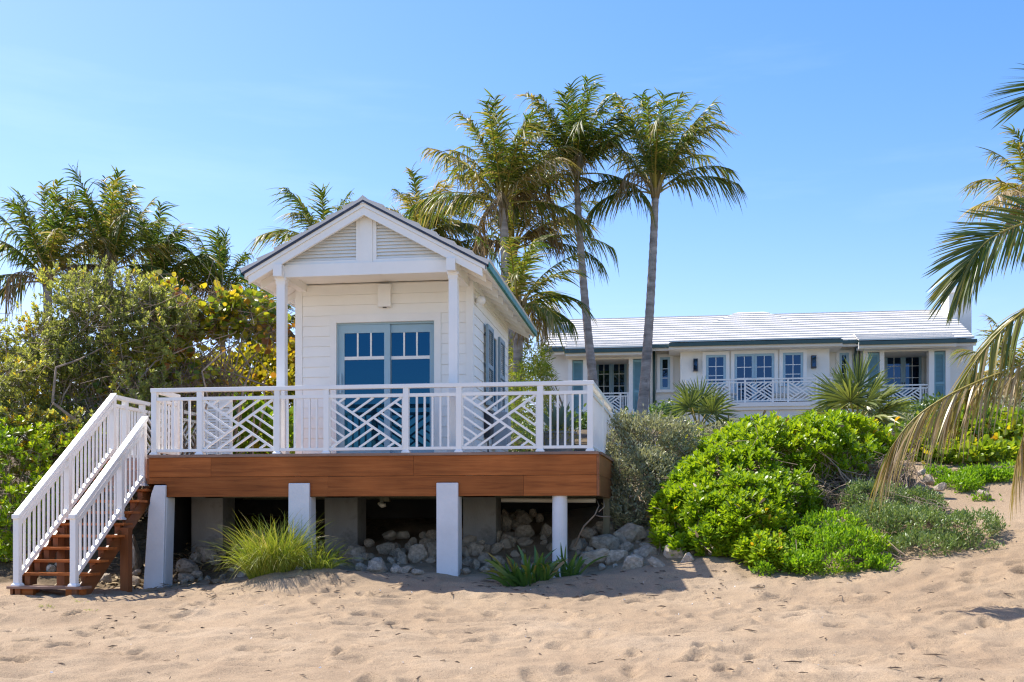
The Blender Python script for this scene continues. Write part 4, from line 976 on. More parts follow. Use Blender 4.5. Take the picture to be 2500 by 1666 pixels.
casement(1793, 1890, 864.6, 988.5, YH, 2, 4, "french_door", 2)
casement(1911, 1960.5, 862, 943, YH, 2, 3, "window")
casement(1611.5, 1636, 873, 952, 51.2, 1, 3, "window", trim=.14, sill=True)
casement(2049, 2072, 862.5, 941, 51.2, 1, 3, "window", trim=.14, sill=True)
casement(1456, 1530, 879, 1013, 52.6, 2, 4, "french_door", 2, trim=.12)
casement(2160, 2249, 860, 992, 52.6, 2, 4, "french_door", 2, trim=.12)
# loggias either side: piers, shutters, beam, floor
def loggia(piers, shut, uA, uB, vf, vb, vt, fu):
    Y = 50.6; z0 = az(fu, vf, Y); zb = az(fu, vb, Y); zt = az(fu, vt, Y)
    for a, b in piers:
        o = hbox("pier", a, b, Y, Y + .45, z0, zb, STUCCO_TRIM)
        xa, xb = ax(a, Y), ax(b, Y); MB().box(xa - .06, xb + .06, Y - .06, Y + .46, z0, z0 + .28).build("pier_base", STUCCO_TRIM, o)
    MB().box(ax(uA, Y), ax(uB, Y), Y + .002, Y + .448, zb + .001, zt).build("loggia_beam", STUCCO_TRIM, hs_)
    MB().box(ax(uA, Y) - .1, ax(uB, Y) + .1, Y - .12, 52.59, z0 - .18, z0 - .001).build("loggia_floor", STUCCO_TRIM, hs_)
    MB().box(ax(uA, Y), ax(uB, Y), Y + .05, 52.58, zg, z0 - .181).build("loggia_base_wall", STUCCO, hs_)
    MB().box(ax(uA, Y), ax(uB, Y), Y + .449, 52.59, zt - .15, zt - .01).build("loggia_ceiling", STUCCO_TRIM, hs_)
    for a, b in shut:
        xa, xb = ax(a, Y), ax(b, Y); sz0, sz1 = z0 + .05, zb - .03
        s_ = MB().box(xa + .01, xa + .08, Y + .10, Y + .15, sz0, sz1).box(xb - .08, xb - .01, Y + .10, Y + .15, sz0, sz1).box(xa + .0801, xb - .0801, Y + .10, Y + .15, sz1 - .12, sz1).box(xa + .0801, xb - .0801, Y + .10, Y + .15, sz0, sz0 + .14).box(xa + .0801, xb - .0801, Y + .10, Y + .15, sz0 + 1.0, sz0 + 1.12).build("shutter", BLUE_SHUT, hs_)
        lm = MB(); z = sz0 + .15
        while z < sz1 - .15:
            if not (sz0 + .95 < z < sz0 + 1.1):
                lm.add([(xa + .08, Y + .145, z + .045), (xa + .08, Y + .105, z), (xb - .08, Y + .105, z), (xb - .08, Y + .145, z + .045)], [(0, 1, 2, 3)])
            z += .058
        lm.build("shutter_louvers", BLUE_SHUT, s_)["kind"] = "stuff"
        MB().box(xa + .08, xb - .08, Y + .147, Y + .155, sz0, sz1).build("shutter_back", BLUE_SHUT, s_)
loggia([(1387, 1397), (1423.5, 1434), (1535, 1545), (1572, 1584)], [(1397, 1423.5), (1545, 1572)], 1386, 1585, 1014, 877.5, 868, 1485)
loggia([(2108, 2119), (2148, 2159), (2268, 2281), (2309, 2320)], [(2119, 2148), (2281, 2309)], 2107, 2321, 996, 858, 850, 2215)
# side cheeks of the loggias
for u in (1388, 1590): MB().box(ax(u, 51.0) - .06, ax(u, 51.0) + .06, 51.06, 52.58, zg, zl1 + .1).build("wall", STUCCO, hs_)
for u in (2105, 2318): MB().box(ax(u, 51.0) - .06, ax(u, 51.0) + .06, 51.06, 52.58, zg, zl1 + .1).build("wall", STUCCO, hs_)
# sconces
for u0, u1, v0, v1, lab in ((1692.6, 1703.5, 878, 907.6, "left"), (1980, 1992, 870, 900, "right")):
    x0, x1, z0, z1 = ax(u0, YH), ax(u1, YH), az(u0, v1, YH), az(u0, v0, YH)
    o = MB().box(x0, x1, YH - .06, YH - .002, z0, z1).build("wall_sconce", BRONZE, hs_)
    MB().box(x0 + .01, x0 + .03, YH - .2, YH - .061, z0, z1).box(x1 - .03, x1 - .01, YH - .2, YH - .061, z0, z1).box(x0, x1, YH - .21, YH - .061, z1 - .03, z1 + .01).box(x0, x1, YH - .21, YH - .061, z0, z0 + .06).build("lantern_frame", BRONZE, o)
    MB().box(x0 + .031, x1 - .031, YH - .19, YH - .062, z0 + .061, z1 - .031).build("lantern_glass", GLASS_H, o)
# balcony
zb_ = ZFL
MB().box(ax(1673, 48.6), ax(2033, 48.6), 48.55, YH - .001, zb_ - .22, zb_ - .03).build("balcony_slab", STUCCO_TRIM, hs_)
MB().box(ax(1675, 48.6), ax(2031, 48.6), 48.62, YH - .002, zb_ - .36, zb_ - .221).build("balcony_moulding", STUCCO_TRIM, hs_)
MB().box(ax(1678, 48.6), ax(2028, 48.6), 48.72, YH - .003, zg, zb_ - .361).build("balcony_wall", STUCCO, hs_)
def house_rail(label, pts, kinds, hgt=1.07, back=None, group=None):
    o = thing("balcony_railing", label, "railing", pts[len(pts) // 2], group); s = hgt / HT
    for p in pts: rpost(o, p, -.02, HCAP * s, 0.08, False, WHITE)
    MB().bar(up(pts[0], 1.035 * s) - (pts[-1] - pts[0]).normalized() * .05, up(pts[-1], 1.035 * s) + (pts[-1] - pts[0]).normalized() * .05, .09, .06).build("top_rail", WHITE, o)
    for a, b, k in zip(pts[:-1], pts[1:], kinds):
        rail_bars(o, a, b, WHITE, cap=False, scale=s)
        if k == 'x': lattice(o, a, b, WHITE, w=0.05, th=.04, scale=s, ends=False)
        else: balusters(o, a, b, k, WHITE, w=0.042, scale=s)
    if back:
        for p in (pts[0], pts[-1]):
            q = Vector((p.x, back, p.z)); rail_bars(o, p, q, WHITE, scale=s); balusters(o, p, q, 6, WHITE, w=.042, scale=s)
    return o
ub = [1677, 1714, 1781, 1819, 1887, 1924, 1994, 2029]
house_rail("long white lattice balcony railing across the middle of the cream house", [Vector((ax(u, 48.65), 48.65, zb_ - .03)) for u in ub], [3, 'x', 3, 'x', 3, 'x', 3], back=YH - .1)
zl = az(1485, 1014, 50.7)
house_rail("white lattice railing in the left loggia of the cream house", [Vector((ax(u, 50.75), 50.75, zl)) for u in (1436, 1453, 1515, 1533)], [2, 'x', 2])
zr_ = az(2215, 996, 50.7)
house_rail("white lattice railing in the right loggia of the cream house beyond the fan palm", [Vector((ax(u, 50.75), 50.75, zr_)) for u in (2161, 2179, 2247, 2267)], [2, 'x', 2])
# roofs: stepped courses of flat tiles (too fine to tell apart, so one mesh a slope)
COURSE_SHADE = paint('course_gap_shade', (0.07, 0.06, 0.055), .9, .2, 2)  # dark sheet showing as painted shadow lines in the gaps between tile courses
def slope(name, xa0, xa1, xb0, xb1, Ya, Yb, za, zb, ncr, parent=None, lift=0.12):
    """courses from the eave (xa0..xa1 at Ya, za) up to the ridge (xb0..xb1 at Yb, zb)"""
    mb = MB()
    for i in range(ncr):
        s0, s1 = i / ncr, (i + 1) / ncr + 0.02
        L_ = lambda a, b, s: a + (b - a) * s
        y0, y1 = L_(Ya, Yb, s0), L_(Ya, Yb, s1); z0, z1 = L_(za, zb, s0), L_(za, zb, s1)
        l0, r0, l1, r1 = L_(xa0, xb0, s0), L_(xa1, xb1, s0), L_(xa0, xb0, s1), L_(xa1, xb1, s1)
        mb.add([(l0, y0, z0 + .045), (r0, y0, z0 + .045), (r1, y1, z1 + .0), (l1, y1, z1 + .0), (l0, y0, z0 + lift), (r0, y0, z0 + lift), (r1, y1, z1 + .045), (l1, y1, z1 + .045)],
               [(0,3,2,1),(4,5,6,7),(0,1,5,4),(1,2,6,5),(2,3,7,6),(3,0,4,7)])
    o = mb.build(name, TILE, parent or hs_)
    MB().add([(xa0 + .01, Ya + .06, za + .03), (xa1 - .01, Ya + .06, za + .03), (xb1, Yb, zb + .012), (xb0, Yb, zb + .012)], [(0, 1, 2, 3)]).build("course_gap_shade", COURSE_SHADE, o)
    return o
zeL = az(1485, 853, 50.1); RY = 55.3
xl, xr = ax(1326, 50.2), ax(2384, 50.2); zrd = az(1850, 772.5, RY)
slope("roof", xl, xr, xl, xr, 50.5, RY, zeL + .16, zrd, 12)
slope("back_roof", xl, xr, xl, xr, 60.1, RY, zeL + .16, zrd - .002, 12)
MB().prism_x([(50.5, zeL + .1), (60.1, zeL + .1), (RY, zrd - .03)], xl + .3, xl + .34).build("gable_end", STUCCO, hs_)
MB().prism_x([(50.5, zeL + .1), (60.1, zeL + .1), (RY, zrd - .03)], xr - .34, xr - .3).build("gable_end", STUCCO, hs_)
zeB = az(1845, 833.5, 49.3); bl, br = ax(1633, 49.3), ax(2057, 49.3)
zbt = az(1826, 767, RY + .3)
slope("bay_roof", bl, br, ax(1800, RY), ax(1868, RY), 49.3, RY + .25, zeB, zbt + .01, 13)
for s_, xa, xb in ((-1, bl, ax(1800, RY)), (1, br, ax(1868, RY))):   # the hips' sides
    MB().add([(xa, 49.3, zeB), (xb, RY + .25, zbt), (xb, 59, zbt), (xa, 59, zeB)], [(0, 1, 2, 3) if s_ < 0 else (3, 2, 1, 0)]).build("bay_roof_side", TILE, hs_)
slope("loggia_roof", ax(1379, 49.9), ax(1592, 49.9), ax(1379, 49.9), ax(1592, 49.9), 49.9, 51.4, zeL - .02, zeL + .55, 4)
zeR = az(2215, 831.5, 49.9)
slope("loggia_roof", ax(2097, 49.9), ax(2335, 49.9), ax(2097, 49.9), ax(2335, 49.9), 49.9, 51.4, zeR, zeR + .55, 4)
def gutter(u0, u1, Y, zt, h=.17):
    MB().box(ax(u0, Y), ax(u1, Y), Y - .13, Y + .02, zt - h, zt - .02).build("gutter", GUTTER, hs_)
    MB().box(ax(u0, Y), ax(u1, Y), Y + .021, Y + .12, zt - h - .12, zt - .03).build("eave_board", STUCCO_TRIM, hs_)
gutter(1633, 2057, 49.3, zeB + .01); gutter(1379, 1592, 49.9, zeL - .01); gutter(2097, 2335, 49.9, zeR + .01)
gutter(1326, 1379, 50.5, zeL + .16); gutter(2333, 2384, 50.5, zeL + .16); gutter(1592, 1636, 50.4, zeL + .22); gutter(2054, 2096, 50.4, zeL + .22)
MB().box(ax(1379, 50), ax(1592, 50), 50.02, 50.6, zeL - .32, zeL - .2).build("eave_soffit", STUCCO_TRIM, hs_)
MB().box(ax(2097, 50), ax(2335, 50), 50.02, 50.6, zeR - .32, zeR - .2).build("eave_soffit", STUCCO_TRIM, hs_)
MB().box(ax(1633, 49.5), ax(2057, 49.5), 49.4, 51.2, zeB - .3, zeB - .22).build("eave_soffit", STUCCO_TRIM, hs_)
def pipe(u, Y, v0, v1):
    x = ax(u, Y); MB().tube([(x, Y, az(u, v0, Y)), (x, Y, az(u, v1, Y))], .06, 8).build("downspout", GUTTER, hs_, smooth=True)
pipe(1597, 51.05, 849, 1005); 
x = ax(2090, 51.05); MB().tube([at(2093, 838, 50.4), at(2090, 852, 51.0), at(2088, 866, 51.05), at(2088, 960, 51.05)], .06, 8).build("downspout", GUTTER, hs_, smooth=True)
# chimneys
def chimney(u0, u1, vt, Y, d, zb, taper=.12):
    x0, x1 = ax(u0, Y), ax(u1, Y); zt = az((u0 + u1) / 2, vt, Y)
    o = MB().box(x0, x1, Y, Y + d, zb, zt - .35).build("chimney", STUCCO, hs_)
    t = taper
    MB().add([(x0-.06,Y-.06,zt-.348),(x1+.06,Y-.06,zt-.348),(x1+.06,Y+d+.06,zt-.348),(x0-.06,Y+d+.06,zt-.348),(x0+t,Y+t,zt),(x1-t,Y+t,zt),(x1-t,Y+d-t,zt),(x0+t,Y+d-t,zt)],
             [(0,3,2,1),(4,5,6,7),(0,1,5,4),(1,2,6,5),(2,3,7,6),(3,0,4,7)]).build("chimney_top", STUCCO, o)
    return o, (x0 + x1) / 2, zt
c1, cx, cz = chimney(1318.5, 1360, 735, 53.2, 1.3, zg)
MB().lathe((cx, 53.85, cz), [(.22, 0.001), (.22, .12), (.34, .13), (.30, .2), (.05, .27)], 12).build("chimney_cap", GUTTER, c1)
MB().prism_y([(ax(1318.5, 51.3), zg), (ax(1332, 51.3), zg), (ax(1332, 51.3), zeL), (ax(1318.5, 51.3), zeL + .3)], 51.3, 53.19).build("chimney_buttress", STUCCO, c1)
c2, cx, cz = chimney(2317, 2372, 697, 53.6, 1.5, zg)
# balcony furniture
def chair(label, u, Y, face):
    b = Vector((ax(u, Y), Y, zb_ - .03)); o = thing("balcony_chair", label, "chair", b)
    MB().box(b.x - .24, b.x + .24, Y - .22, Y + .22, b.z + .42, b.z + .48).build("seat", CUSHION, o)
    for dx in (-.22, .22):
        for dy in (-.2, .2): MB().box(b.x + dx - .02, b.x + dx + .02, Y + dy - .02, Y + dy + .02, b.z, b.z + (.92 if dx * face < 0 else .42)).build("leg", WHITE, o)
    xb = b.x - face * .22
    for k in range(4): MB().box(xb - .012, xb + .012, Y - .19 + k * .1, Y - .11 + k * .1 - .03, b.z + .5, b.z + .9).build("back_slat", WHITE, o)
    MB().box(xb - .022, xb + .022, Y - .24, Y + .24, b.z + .9, b.z + .96).build("back_rail", WHITE, o)
chair("white balcony chair left of the small table", 1709, 49.3, 1); chair("white balcony chair right of the small table", 1788, 49.3, -1)
b = Vector((ax(1748, 49.3), 49.3, zb_ - .03)); o = thing("balcony_table", "small cream-topped table on the house balcony", "table", b)
MB().box(b.x - .5, b.x + .5, 49.0, 49.6, b.z + .72, b.z + .78).build("tabletop", CUSHION, o, bevel=.01); MB().lathe(b, [(.25, 0), (.06, .08), (.05, .719)], 10).build("pedestal", WHITE, o)
b = Vector((ax(1935, 49.3), 49.3, zb_ - .03)); o = thing("daybed", "cream cushioned daybed on the house balcony behind the lattice", "daybed", b)
MB().box(b.x - .95, b.x + .85, 48.95, 49.7, b.z + .22, b.z + .44).build("mattress", CUSHION, o, bevel=.08); MB().box(b.x - .95, b.x + .9, 48.95, 49.7, b.z + .08, b.z + .219).build("frame", WHITE, o)
for dx in (-.9, .85): MB().box(b.x + dx - .03, b.x + dx + .03, 49.0, 49.6, b.z, b.z + .08).build("leg", WHITE, o)
# ------------------------------------------------------------------ garden walls between deck and house
gpth = MB().add([at(1440, 1112, 26.5), at(1500, 1082, 26.5), at(1537, 1021, 31), at(1440, 1018, 31)], [(0, 1, 2, 3)])
pts = [at(1440, 1112, 26.5), at(1500, 1082, 26.5), at(1537, 1021, 31), at(1440, 1018, 31)]
mbp = MB(); mbp.add(pts + [p - Vector((0, 0, .9)) for p in pts], [(0, 1, 2, 3), (4, 7, 6, 5), (0, 4, 5, 1), (1, 5, 6, 2), (2, 6, 7, 3), (3, 7, 4, 0)])
tag(mbp.build("garden_ramp", STUCCO_TRIM), "white sunlit ramp climbing from the deck towards the house", "ramp")
x0, x1 = ax(1596, 23), ax(1668, 23)
wl_ = thing("retaining_wall", "tan retaining wall with a pale coping behind the silver shrub", "wall", ((x0 + x1)/2, 23, gz((x0+x1)/2, 23)))
TAN = paint("tan_stucco", (0.36, 0.22, 0.12), 0.85, .12, 1.5, .3, 30)
MB().box(x0 - .6, x1 + .8, 23, 23.25, gz((x0+x1)/2, 23) - .5, az(1630, 1090, 23)).build("wall_body", TAN, wl_); MB().box(x0 - .65, x1 + .85, 22.97, 23.28, az(1630, 1090, 23) + .001, az(1630, 1084, 23)).build("coping", STUCCO_TRIM, wl_)
# white planter wall seen through the right front railing
x0, x1 = ax(1327, 24), ax(1362, 24)
tag(MB().prism_y([(x0, CZ + .9), (x1, CZ + .9), (x1, az(1340, 1030, 24)), (x0, az(1340, 1027, 24))], 24, 24.3).build("garden_wall", STUCCO_TRIM), "low white garden wall seen between the right front balusters", "wall")
# ------------------------------------------------------------------ palms
def frond(parent, rach, nl, Lmax, wid, droop, seed, tint=(0.35, 0.25), lift=(0.35, -0.1), mats=None, r0=0.035, seg=3, roll=0.0, t0=0.12, a0=64, a1=18, curl=0.0, name="frond", ragged=0.15, blow=None):
    rng = np.random.RandomState(seed); rach = np.asarray(rach, dtype=np.float64); n = len(rach)
    mats = mats or (RACHIS, PALM)
    T = unit(np.gradient(rach, axis=0)); upv = np.array([0, 0, 1.0])
    S = np.cross(T, upv); bad = np.linalg.norm(S, axis=1) < 0.15; S[bad] = S[~bad][0] if (~bad).any() else np.array([1.0, 0, 0]); S = unit(S); Nn = np.cross(S, T)
    if roll: S, Nn = S * math.cos(roll) + Nn * math.sin(roll), Nn * math.cos(roll) - S * math.sin(roll)
    tt = np.linspace(t0, 0.995, nl); par = np.linspace(0, 1, n)
    V, Q, tn, off = [], [], [], 0
    # the rib
    k = 5; rr = np.interp(par, [0, .08, .3, 1], [r0 * 1.7, r0, r0 * .6, r0 * .12]); ring = []
    for j in range(k):
        a = 2 * math.pi * j / k; ring.append(rach + (S * math.cos(a) + Nn * math.sin(a) * .7) * rr[:, None])
    RV = np.stack(ring, 1).reshape(-1, 3); V.append(RV)
    rq = [(i*k+j, i*k+(j+1) % k, (i+1)*k+(j+1) % k, (i+1)*k+j) for i in range(n-1) for j in range(k)]
    Q.append(np.array(rq)); tn.append(np.full(len(RV), .5)); off = len(RV); nr = len(rq)
    for s in (-1, 1):
        t = np.clip(tt + rng.normal(size=nl) * 0.004, 0, 1)
        f = lambda A: np.stack([np.interp(t, par, A[:, i]) for i in range(3)], -1)
        b, Tt, Ss, Nt = f(rach), unit(f(T)), unit(f(S)), unit(f(Nn))
        al = np.radians(a0 + (a1 - a0) * t ** 1.3 + rng.normal(size=nl) * 4); lf = lift[0] + (lift[1] - lift[0]) * t + rng.normal(size=nl) * 0.10
        D = unit(Tt * np.cos(al)[:, None] + (Ss * s * np.cos(lf)[:, None] + Nt * np.sin(lf)[:, None]) * np.sin(al)[:, None])
        L_ = Lmax * np.interp(t, [.1, .25, .5, .8, 1], [.55, .9, 1, .92, .72]) * (1 - ragged * rng.rand(nl) ** 2 * 2)
        W = unit(Tt - D * (Tt * D).sum(1)[:, None] + rng.normal(size=(nl, 3)) * 0.22)
        V2, q2, m = strips(b, D, W, L_, wid * rng.uniform(.7, 1.15, nl), droop * rng.uniform(.5, 1.5, nl), seg, curl=(unit(rng.normal(size=(nl, 3))) * curl + (np.array(blow) if blow else 0)) if curl else None)
        V.append(V2); Q.append(q2 + off); off += len(V2)
        c_ = tint[0] + rng.normal(size=nl) * tint[1] * .5 + rng.rand() * 0.05
        tn.append(np.clip(np.repeat(c_, m) + np.tile(np.linspace(-.02, .14, m), nl), 0, 1))
    Q = np.concatenate(Q); mi = np.ones(len(Q), int); mi[:nr] = 0
    return np_mesh(name, np.concatenate(V), Q, None, list(mats), mi=mi, tint=np.concatenate(tn), parent=parent)
def rachis(p0, azm, e0, L, bend, wind=(0, 0, 0), n=12, pw=1.9):
    pts = [np.array(p0, dtype=float)]; w = np.array(wind)
    for i in range(1, n):
        t = i / (n - 1); e = e0 - bend * t ** pw
        d = np.array([math.sin(azm) * math.cos(e), math.cos(azm) * math.cos(e), math.sin(e)]) + w * t
        pts.append(pts[-1] + d / np.linalg.norm(d) * L / (n - 1))
    return np.array(pts)
def trunk_curve(b, c, bow, n=26):
    b, c = Vector(b), Vector(c)
    return [b * (1 - s) + c * s + Vector(bow) * (4 * s * (1 - s)) for s in [i / (n - 1) for i in range(n)]]
def palm(label, ub, uc, vc, Y, L, nf, seed, bow=(0, 0, 0), r=(0.145, 0.10), emax=84, emin=26, bend=(30, 62), wind=(0.2, 0, 0), tint=(0.44, 0.36), dead=2, nl=54, low=(), group="coconut palms behind the cabin", leaflet=0.78):
    """low: the few old fronds that stand out below the crown, as (compass angle from +X in degrees, elevation, length)"""
    rng = random.Random(seed)
    crown = at(uc, vc, Y); xb = ax(ub, Y); b = Vector((xb, Y, gz(xb, Y)))
    o = thing("coconut_palm", label, "palm tree", b, group)
    pts = trunk_curve(b - Vector((0, 0, .3)), crown, bow, 60)
    rr = [(r[0] + (r[1] - r[0]) * (i / 59) + 0.09 * math.exp(-i / 59 * 14)) * (1.04 if i % 2 else 0.965) for i in range(60)]
    MB().tube(pts, rr, 12, True).build("trunk", TRUNK, o, smooth=True)
    mb = MB()
    for k in range(9):          # fibrous leaf bases
        a = k * 0.7 + seed; q = crown + Vector((math.cos(a) * r[1] * .7, math.sin(a) * r[1] * .7, -0.12)); mb.tube([q, q + Vector((math.cos(a) * .07, math.sin(a) * .07, .30)), q + Vector((math.cos(a) * .16, math.sin(a) * .16, .55))], [.05, .045, .012], 5, True)
    mb.build("leaf_bases", RACHIS_DRY, o, smooth=True)
    for i in range(nf):
        f = i / (nf - 1); azm = seed * 1.3 + i * 2.39996 + rng.uniform(-.25, .25)
        e0 = R(emax + (emin - emax) * f ** 0.85 + rng.uniform(-7, 7)); bd = R(bend[0] + (bend[1] - bend[0]) * f + rng.uniform(-14, 14))
        ln = L * rng.uniform(.78, 1.04)
        p0 = crown + Vector((math.sin(azm) * r[1] * .6, math.cos(azm) * r[1] * .6, 0.05 + 0.2 * (1 - f)))
        brown = rng.random() < .16
        frond(o, rachis(p0, azm, e0, ln, bd, wind), nl, leaflet * rng.uniform(.8, 1.12), 0.044, 0.45 + .25 * f + rng.uniform(-.1, .25), seed * 100 + i, (tint[0] + .16 * (f - .5) + rng.uniform(-.10, .10) + (.3 if brown else 0), tint[1]),
              lift=(0.35 - .4 * f, 0.05 - .4 * f), r0=.040, seg=5, curl=.26, a0=60, a1=34, ragged=.45, t0=.18, blow=(wind[0] * 1.2, 0, 0))
    for i, (ad, ed, ll) in enumerate(low):
        azm = R(90 - ad); p0 = crown + Vector((math.sin(azm) * .08, math.cos(azm) * .08, .02))
        frond(o, rachis(p0, azm, R(ed), ll, R(62), (wind[0] * .5, 0, 0), pw=1.4), nl, leaflet * .85, .040, .85, seed * 50 + i, (tint[0] + rng.uniform(-.12, .15), tint[1]), lift=(-.35, -.5), r0=.038, seg=5, curl=.2, a0=58, a1=22, ragged=.4, t0=.24)
    for i in range(dead):
        azm = seed + i * 2.1; p0 = crown + Vector((math.sin(azm) * .1, math.cos(azm) * .1, .15))
        frond(o, rachis(p0, azm, R(38 - 25 * (i % 3)), L * rng.uniform(.45, .65), R(110), (0.15, 0, 0)), 34, leaflet * .8, .034, .95, seed * 77 + i, (0.45, .5), lift=(-.5, -.8), mats=(RACHIS_DRY, PALM_DRY), r0=.03, seg=5, curl=.35, name="dead_frond", ragged=.5)
    return o
LG, RG = "palms behind the left shrubs", "palms at the right edge"
palm("tall palm with a short pale trunk at the front of the middle cluster", 1235, 1229, 500, 30, 2.85, 25, 1, (0.03, 0, 0), (.135, .115), emin=38, bend=(24, 52), wind=(.10, 0, 0), tint=(.43, .36), dead=4, low=((172, 30, 3.0), (8, 12, 2.6), (200, 20, 2.4)))
palm("palm with long drooping lower fronds just behind the front middle trunk", 1254, 1252, 610, 33, 3.0, 19, 2, (-.05, 0, 0), (.15, .14), emin=36, bend=(24, 52), wind=(.2, 0, 0), tint=(.48, .36), dead=5, low=((5, 28, 3.2), (-10, 14, 3.0), (178, 15, 2.6), (165, 32, 2.6)))
palm("tall palm with a slim trunk bowing left between the two others", 1466, 1407, 428, 31, 2.4, 22, 3, (-.08, 0, 0), (.145, .085), emin=50, bend=(20, 46), wind=(.15, 0, 0), tint=(.39, .36), dead=2, low=((-8, 2, 2.4), (190, 5, 2.0), (172, 30, 2.2)))
palm("tallest palm with a slim trunk leaning right of the middle cluster", 1562, 1600, 474, 31, 3.0, 23, 4, (0.05, 0, 0), (.155, .10), emin=50, bend=(20, 46), wind=(.15, 0, 0), tint=(.39, .36), dead=1, low=((4, 34, 2.4), (184, 14, 2.0), (176, 36, 2.2)))
palm("low palm with shaggy fronds right behind the cabin eave", 1262, 1266, 760, 27, 2.0, 15, 5, (0, 0, 0), (.13, .12), emin=12, bend=(35, 85), wind=(.3, 0, 0), tint=(.46, .36), dead=3, nl=46, leaflet=.6, low=((4, 12, 1.4),))
palm("short palm rising behind the cabin roof ridge", 1030, 1030, 585, 34, 1.95, 17, 6, (0, 0, 0), (.14, .12), emin=20, tint=(.52, .36), dead=4, low=((5, 10, 2.0),))
palm("palm whose tips show above the left roof slope", 770, 790, 625, 33, 2.25, 14, 7, (0, 0, 0), (.14, .12), emin=20, wind=(-.15, 0, 0), tint=(.46, .3), dead=0, low=((170, 22, 2.4),))
palm("big palm with a leaning trunk at the far left above the sage tree", 140, 116, 690, 27, 2.45, 17, 8, (-.06, 0, 0), (.135, .115), emin=48, bend=(18, 48), wind=(.06, 0, 0), tint=(.34, .34), dead=2, low=((178, 24, 2.4), (186, 4, 2.3), (10, 20, 2.0)), group=LG)
palm("dense dark palm with upright fronds second from the far left", 258, 266, 662, 28, 2.45, 20, 9, (0, 0, 0), (.15, .12), emin=54, bend=(12, 42), wind=(.06, 0, 0), tint=(.28, .34), dead=2, low=((20, 25, 1.8), (165, 30, 1.6)), group=LG)
palm("dark palm partly hidden behind the dense upright one on the left", 362, 385, 700, 30, 2.1, 14, 10, (0, 0, 0), (.14, .12), emin=44, bend=(18, 48), wind=(.22, 0, 0), tint=(.32, .34), dead=2, group=LG)
palm("thin palm blown to the left between the sea grape and the cabin", 560, 535, 730, 31, 1.95, 16, 11, (0, 0, 0), (.10, .09), emin=32, bend=(16, 60), wind=(-.3, 0, 0), tint=(.34, .34), dead=1, nl=46, low=((-10, -20, 1.8),), group=LG)
palm("stout low palm just left of the porch column", 662, 655, 815, 30, 1.9, 14, 12, (0, 0, 0), (.17, .16), emin=10, wind=(.2, 0, 0), tint=(.34, .34), dead=4, nl=46, leaflet=.6, group=LG)
palm("palm with a yellowing crown at the upper right edge", 2530, 2525, 500, 33, 2.0, 15, 13, (0, 0, 0), (.14, .12), emin=15, wind=(-.1, 0, 0), tint=(.58, .36), dead=3, nl=46, group=RG)
palm("brownish low palm at the right edge beyond the house", 2470, 2475, 930, 36, 2.0, 14, 14, (0, 0, 0), (.15, .14), emin=5, wind=(-.15, 0, 0), tint=(.66, .36), dead=5, nl=46, group=RG)
# the near palm whose crown hangs in from the right
np_ = thing("near_coconut_palm", "near coconut palm with huge arching fronds hanging in from the right", "palm tree", (ax(2900, 14.6), 14.6, gz(ax(2900, 14.6), 14.6)))
def curve_px(pts, n=22):
    q = [np.array(at(*p)) for p in pts]; out = []; m = len(q) - 1
    for i in range(n):
        s = i / (n - 1) * m; k = min(int(s), m - 1); t = s - k
        p0, p1, p2, p3 = q[max(k-1, 0)], q[k], q[k+1], q[min(k+2, m)]
        out.append(0.5 * ((2*p1) + (-p0+p2)*t + (2*p0-5*p1+4*p2-p3)*t*t + (-p0+3*p1-3*p2+p3)*t**3))
    return np.array(out)
CRW = (2860, 640, 14.4)
MB().tube(trunk_curve((ax(2900, 14.6), 14.6, gz(ax(2900, 14.6), 14.6) - .4), at(2868, 690, 14.4), (.15, 0, 0), 50), [(.19 - .06 * i / 49 + .08 * math.exp(-i / 4)) * (1.05 if i % 2 else .97) for i in range(50)], 14).build("trunk", TRUNK, np_, smooth=True)
NM = (RACHIS, PALM_NEAR)
frond(np_, curve_px([CRW, (2700, 530, 14.1), (2560, 530, 13.8), (2440, 570, 13.6), (2385, 615, 13.5), (2345, 680, 13.5)]), 110, .78, .030, .14, 901, (.38, .28), lift=(.12, .05), mats=NM, seg=5, t0=.16, a0=62, a1=10, roll=1.05, ragged=.05)
frond(np_, curve_px([CRW, (2740, 650, 14.2), (2600, 700, 13.9), (2480, 775, 13.7), (2390, 870, 13.6), (2320, 985, 13.6)]), 100, .72, .028, .50, 902, (.60, .3), lift=(-.15, -.5), mats=NM, seg=5, t0=.16, a0=52, a1=10, roll=.5, ragged=.1)
frond(np_, curve_px([CRW, (2700, 800, 13.9), (2520, 880, 13.6), (2380, 935, 13.4), (2290, 980, 13.3), (2222, 1032, 13.3), (2172, 1098, 13.3)]), 150, .66, .021, .62, 903, (.80, .30), lift=(-.45, -.6), mats=NM, seg=6, t0=.14, a0=50, a1=12, roll=.3, ragged=.15, curl=.06)
frond(np_, curve_px([CRW, (2850, 400, 14.2), (2790, 260, 14.0), (2690, 200, 13.9), (2600, 205, 13.8), (2530, 235, 13.8)]), 88, 1.0, .030, .10, 904, (.22, .22), lift=(.3, .2), mats=NM, seg=5, t0=.16, a0=60, a1=22, roll=.5, ragged=.05)
frond(np_, curve_px([CRW, (2720, 700, 14.0), (2600, 840, 13.8), (2520, 1000, 13.7), (2480, 1130, 13.7)]), 90, .62, .022, .6, 905, (.85, .22), lift=(-.5, -.7), mats=NM, seg=5, t0=.14, a0=50, a1=12, roll=-.2, curl=.08)
rngp = random.Random(5)
for i in range(11):   # the rest of its crown, out of the picture
    a = 0.2 + i * 0.29; frond(np_, rachis(at(*CRW), a, R(70 - 7 * (i % 6) * 2), 3.6, R(70), (0, 0, 0)), 50, .9, .05, .4, 920 + i, (.35, .3), mats=NM, seg=3)
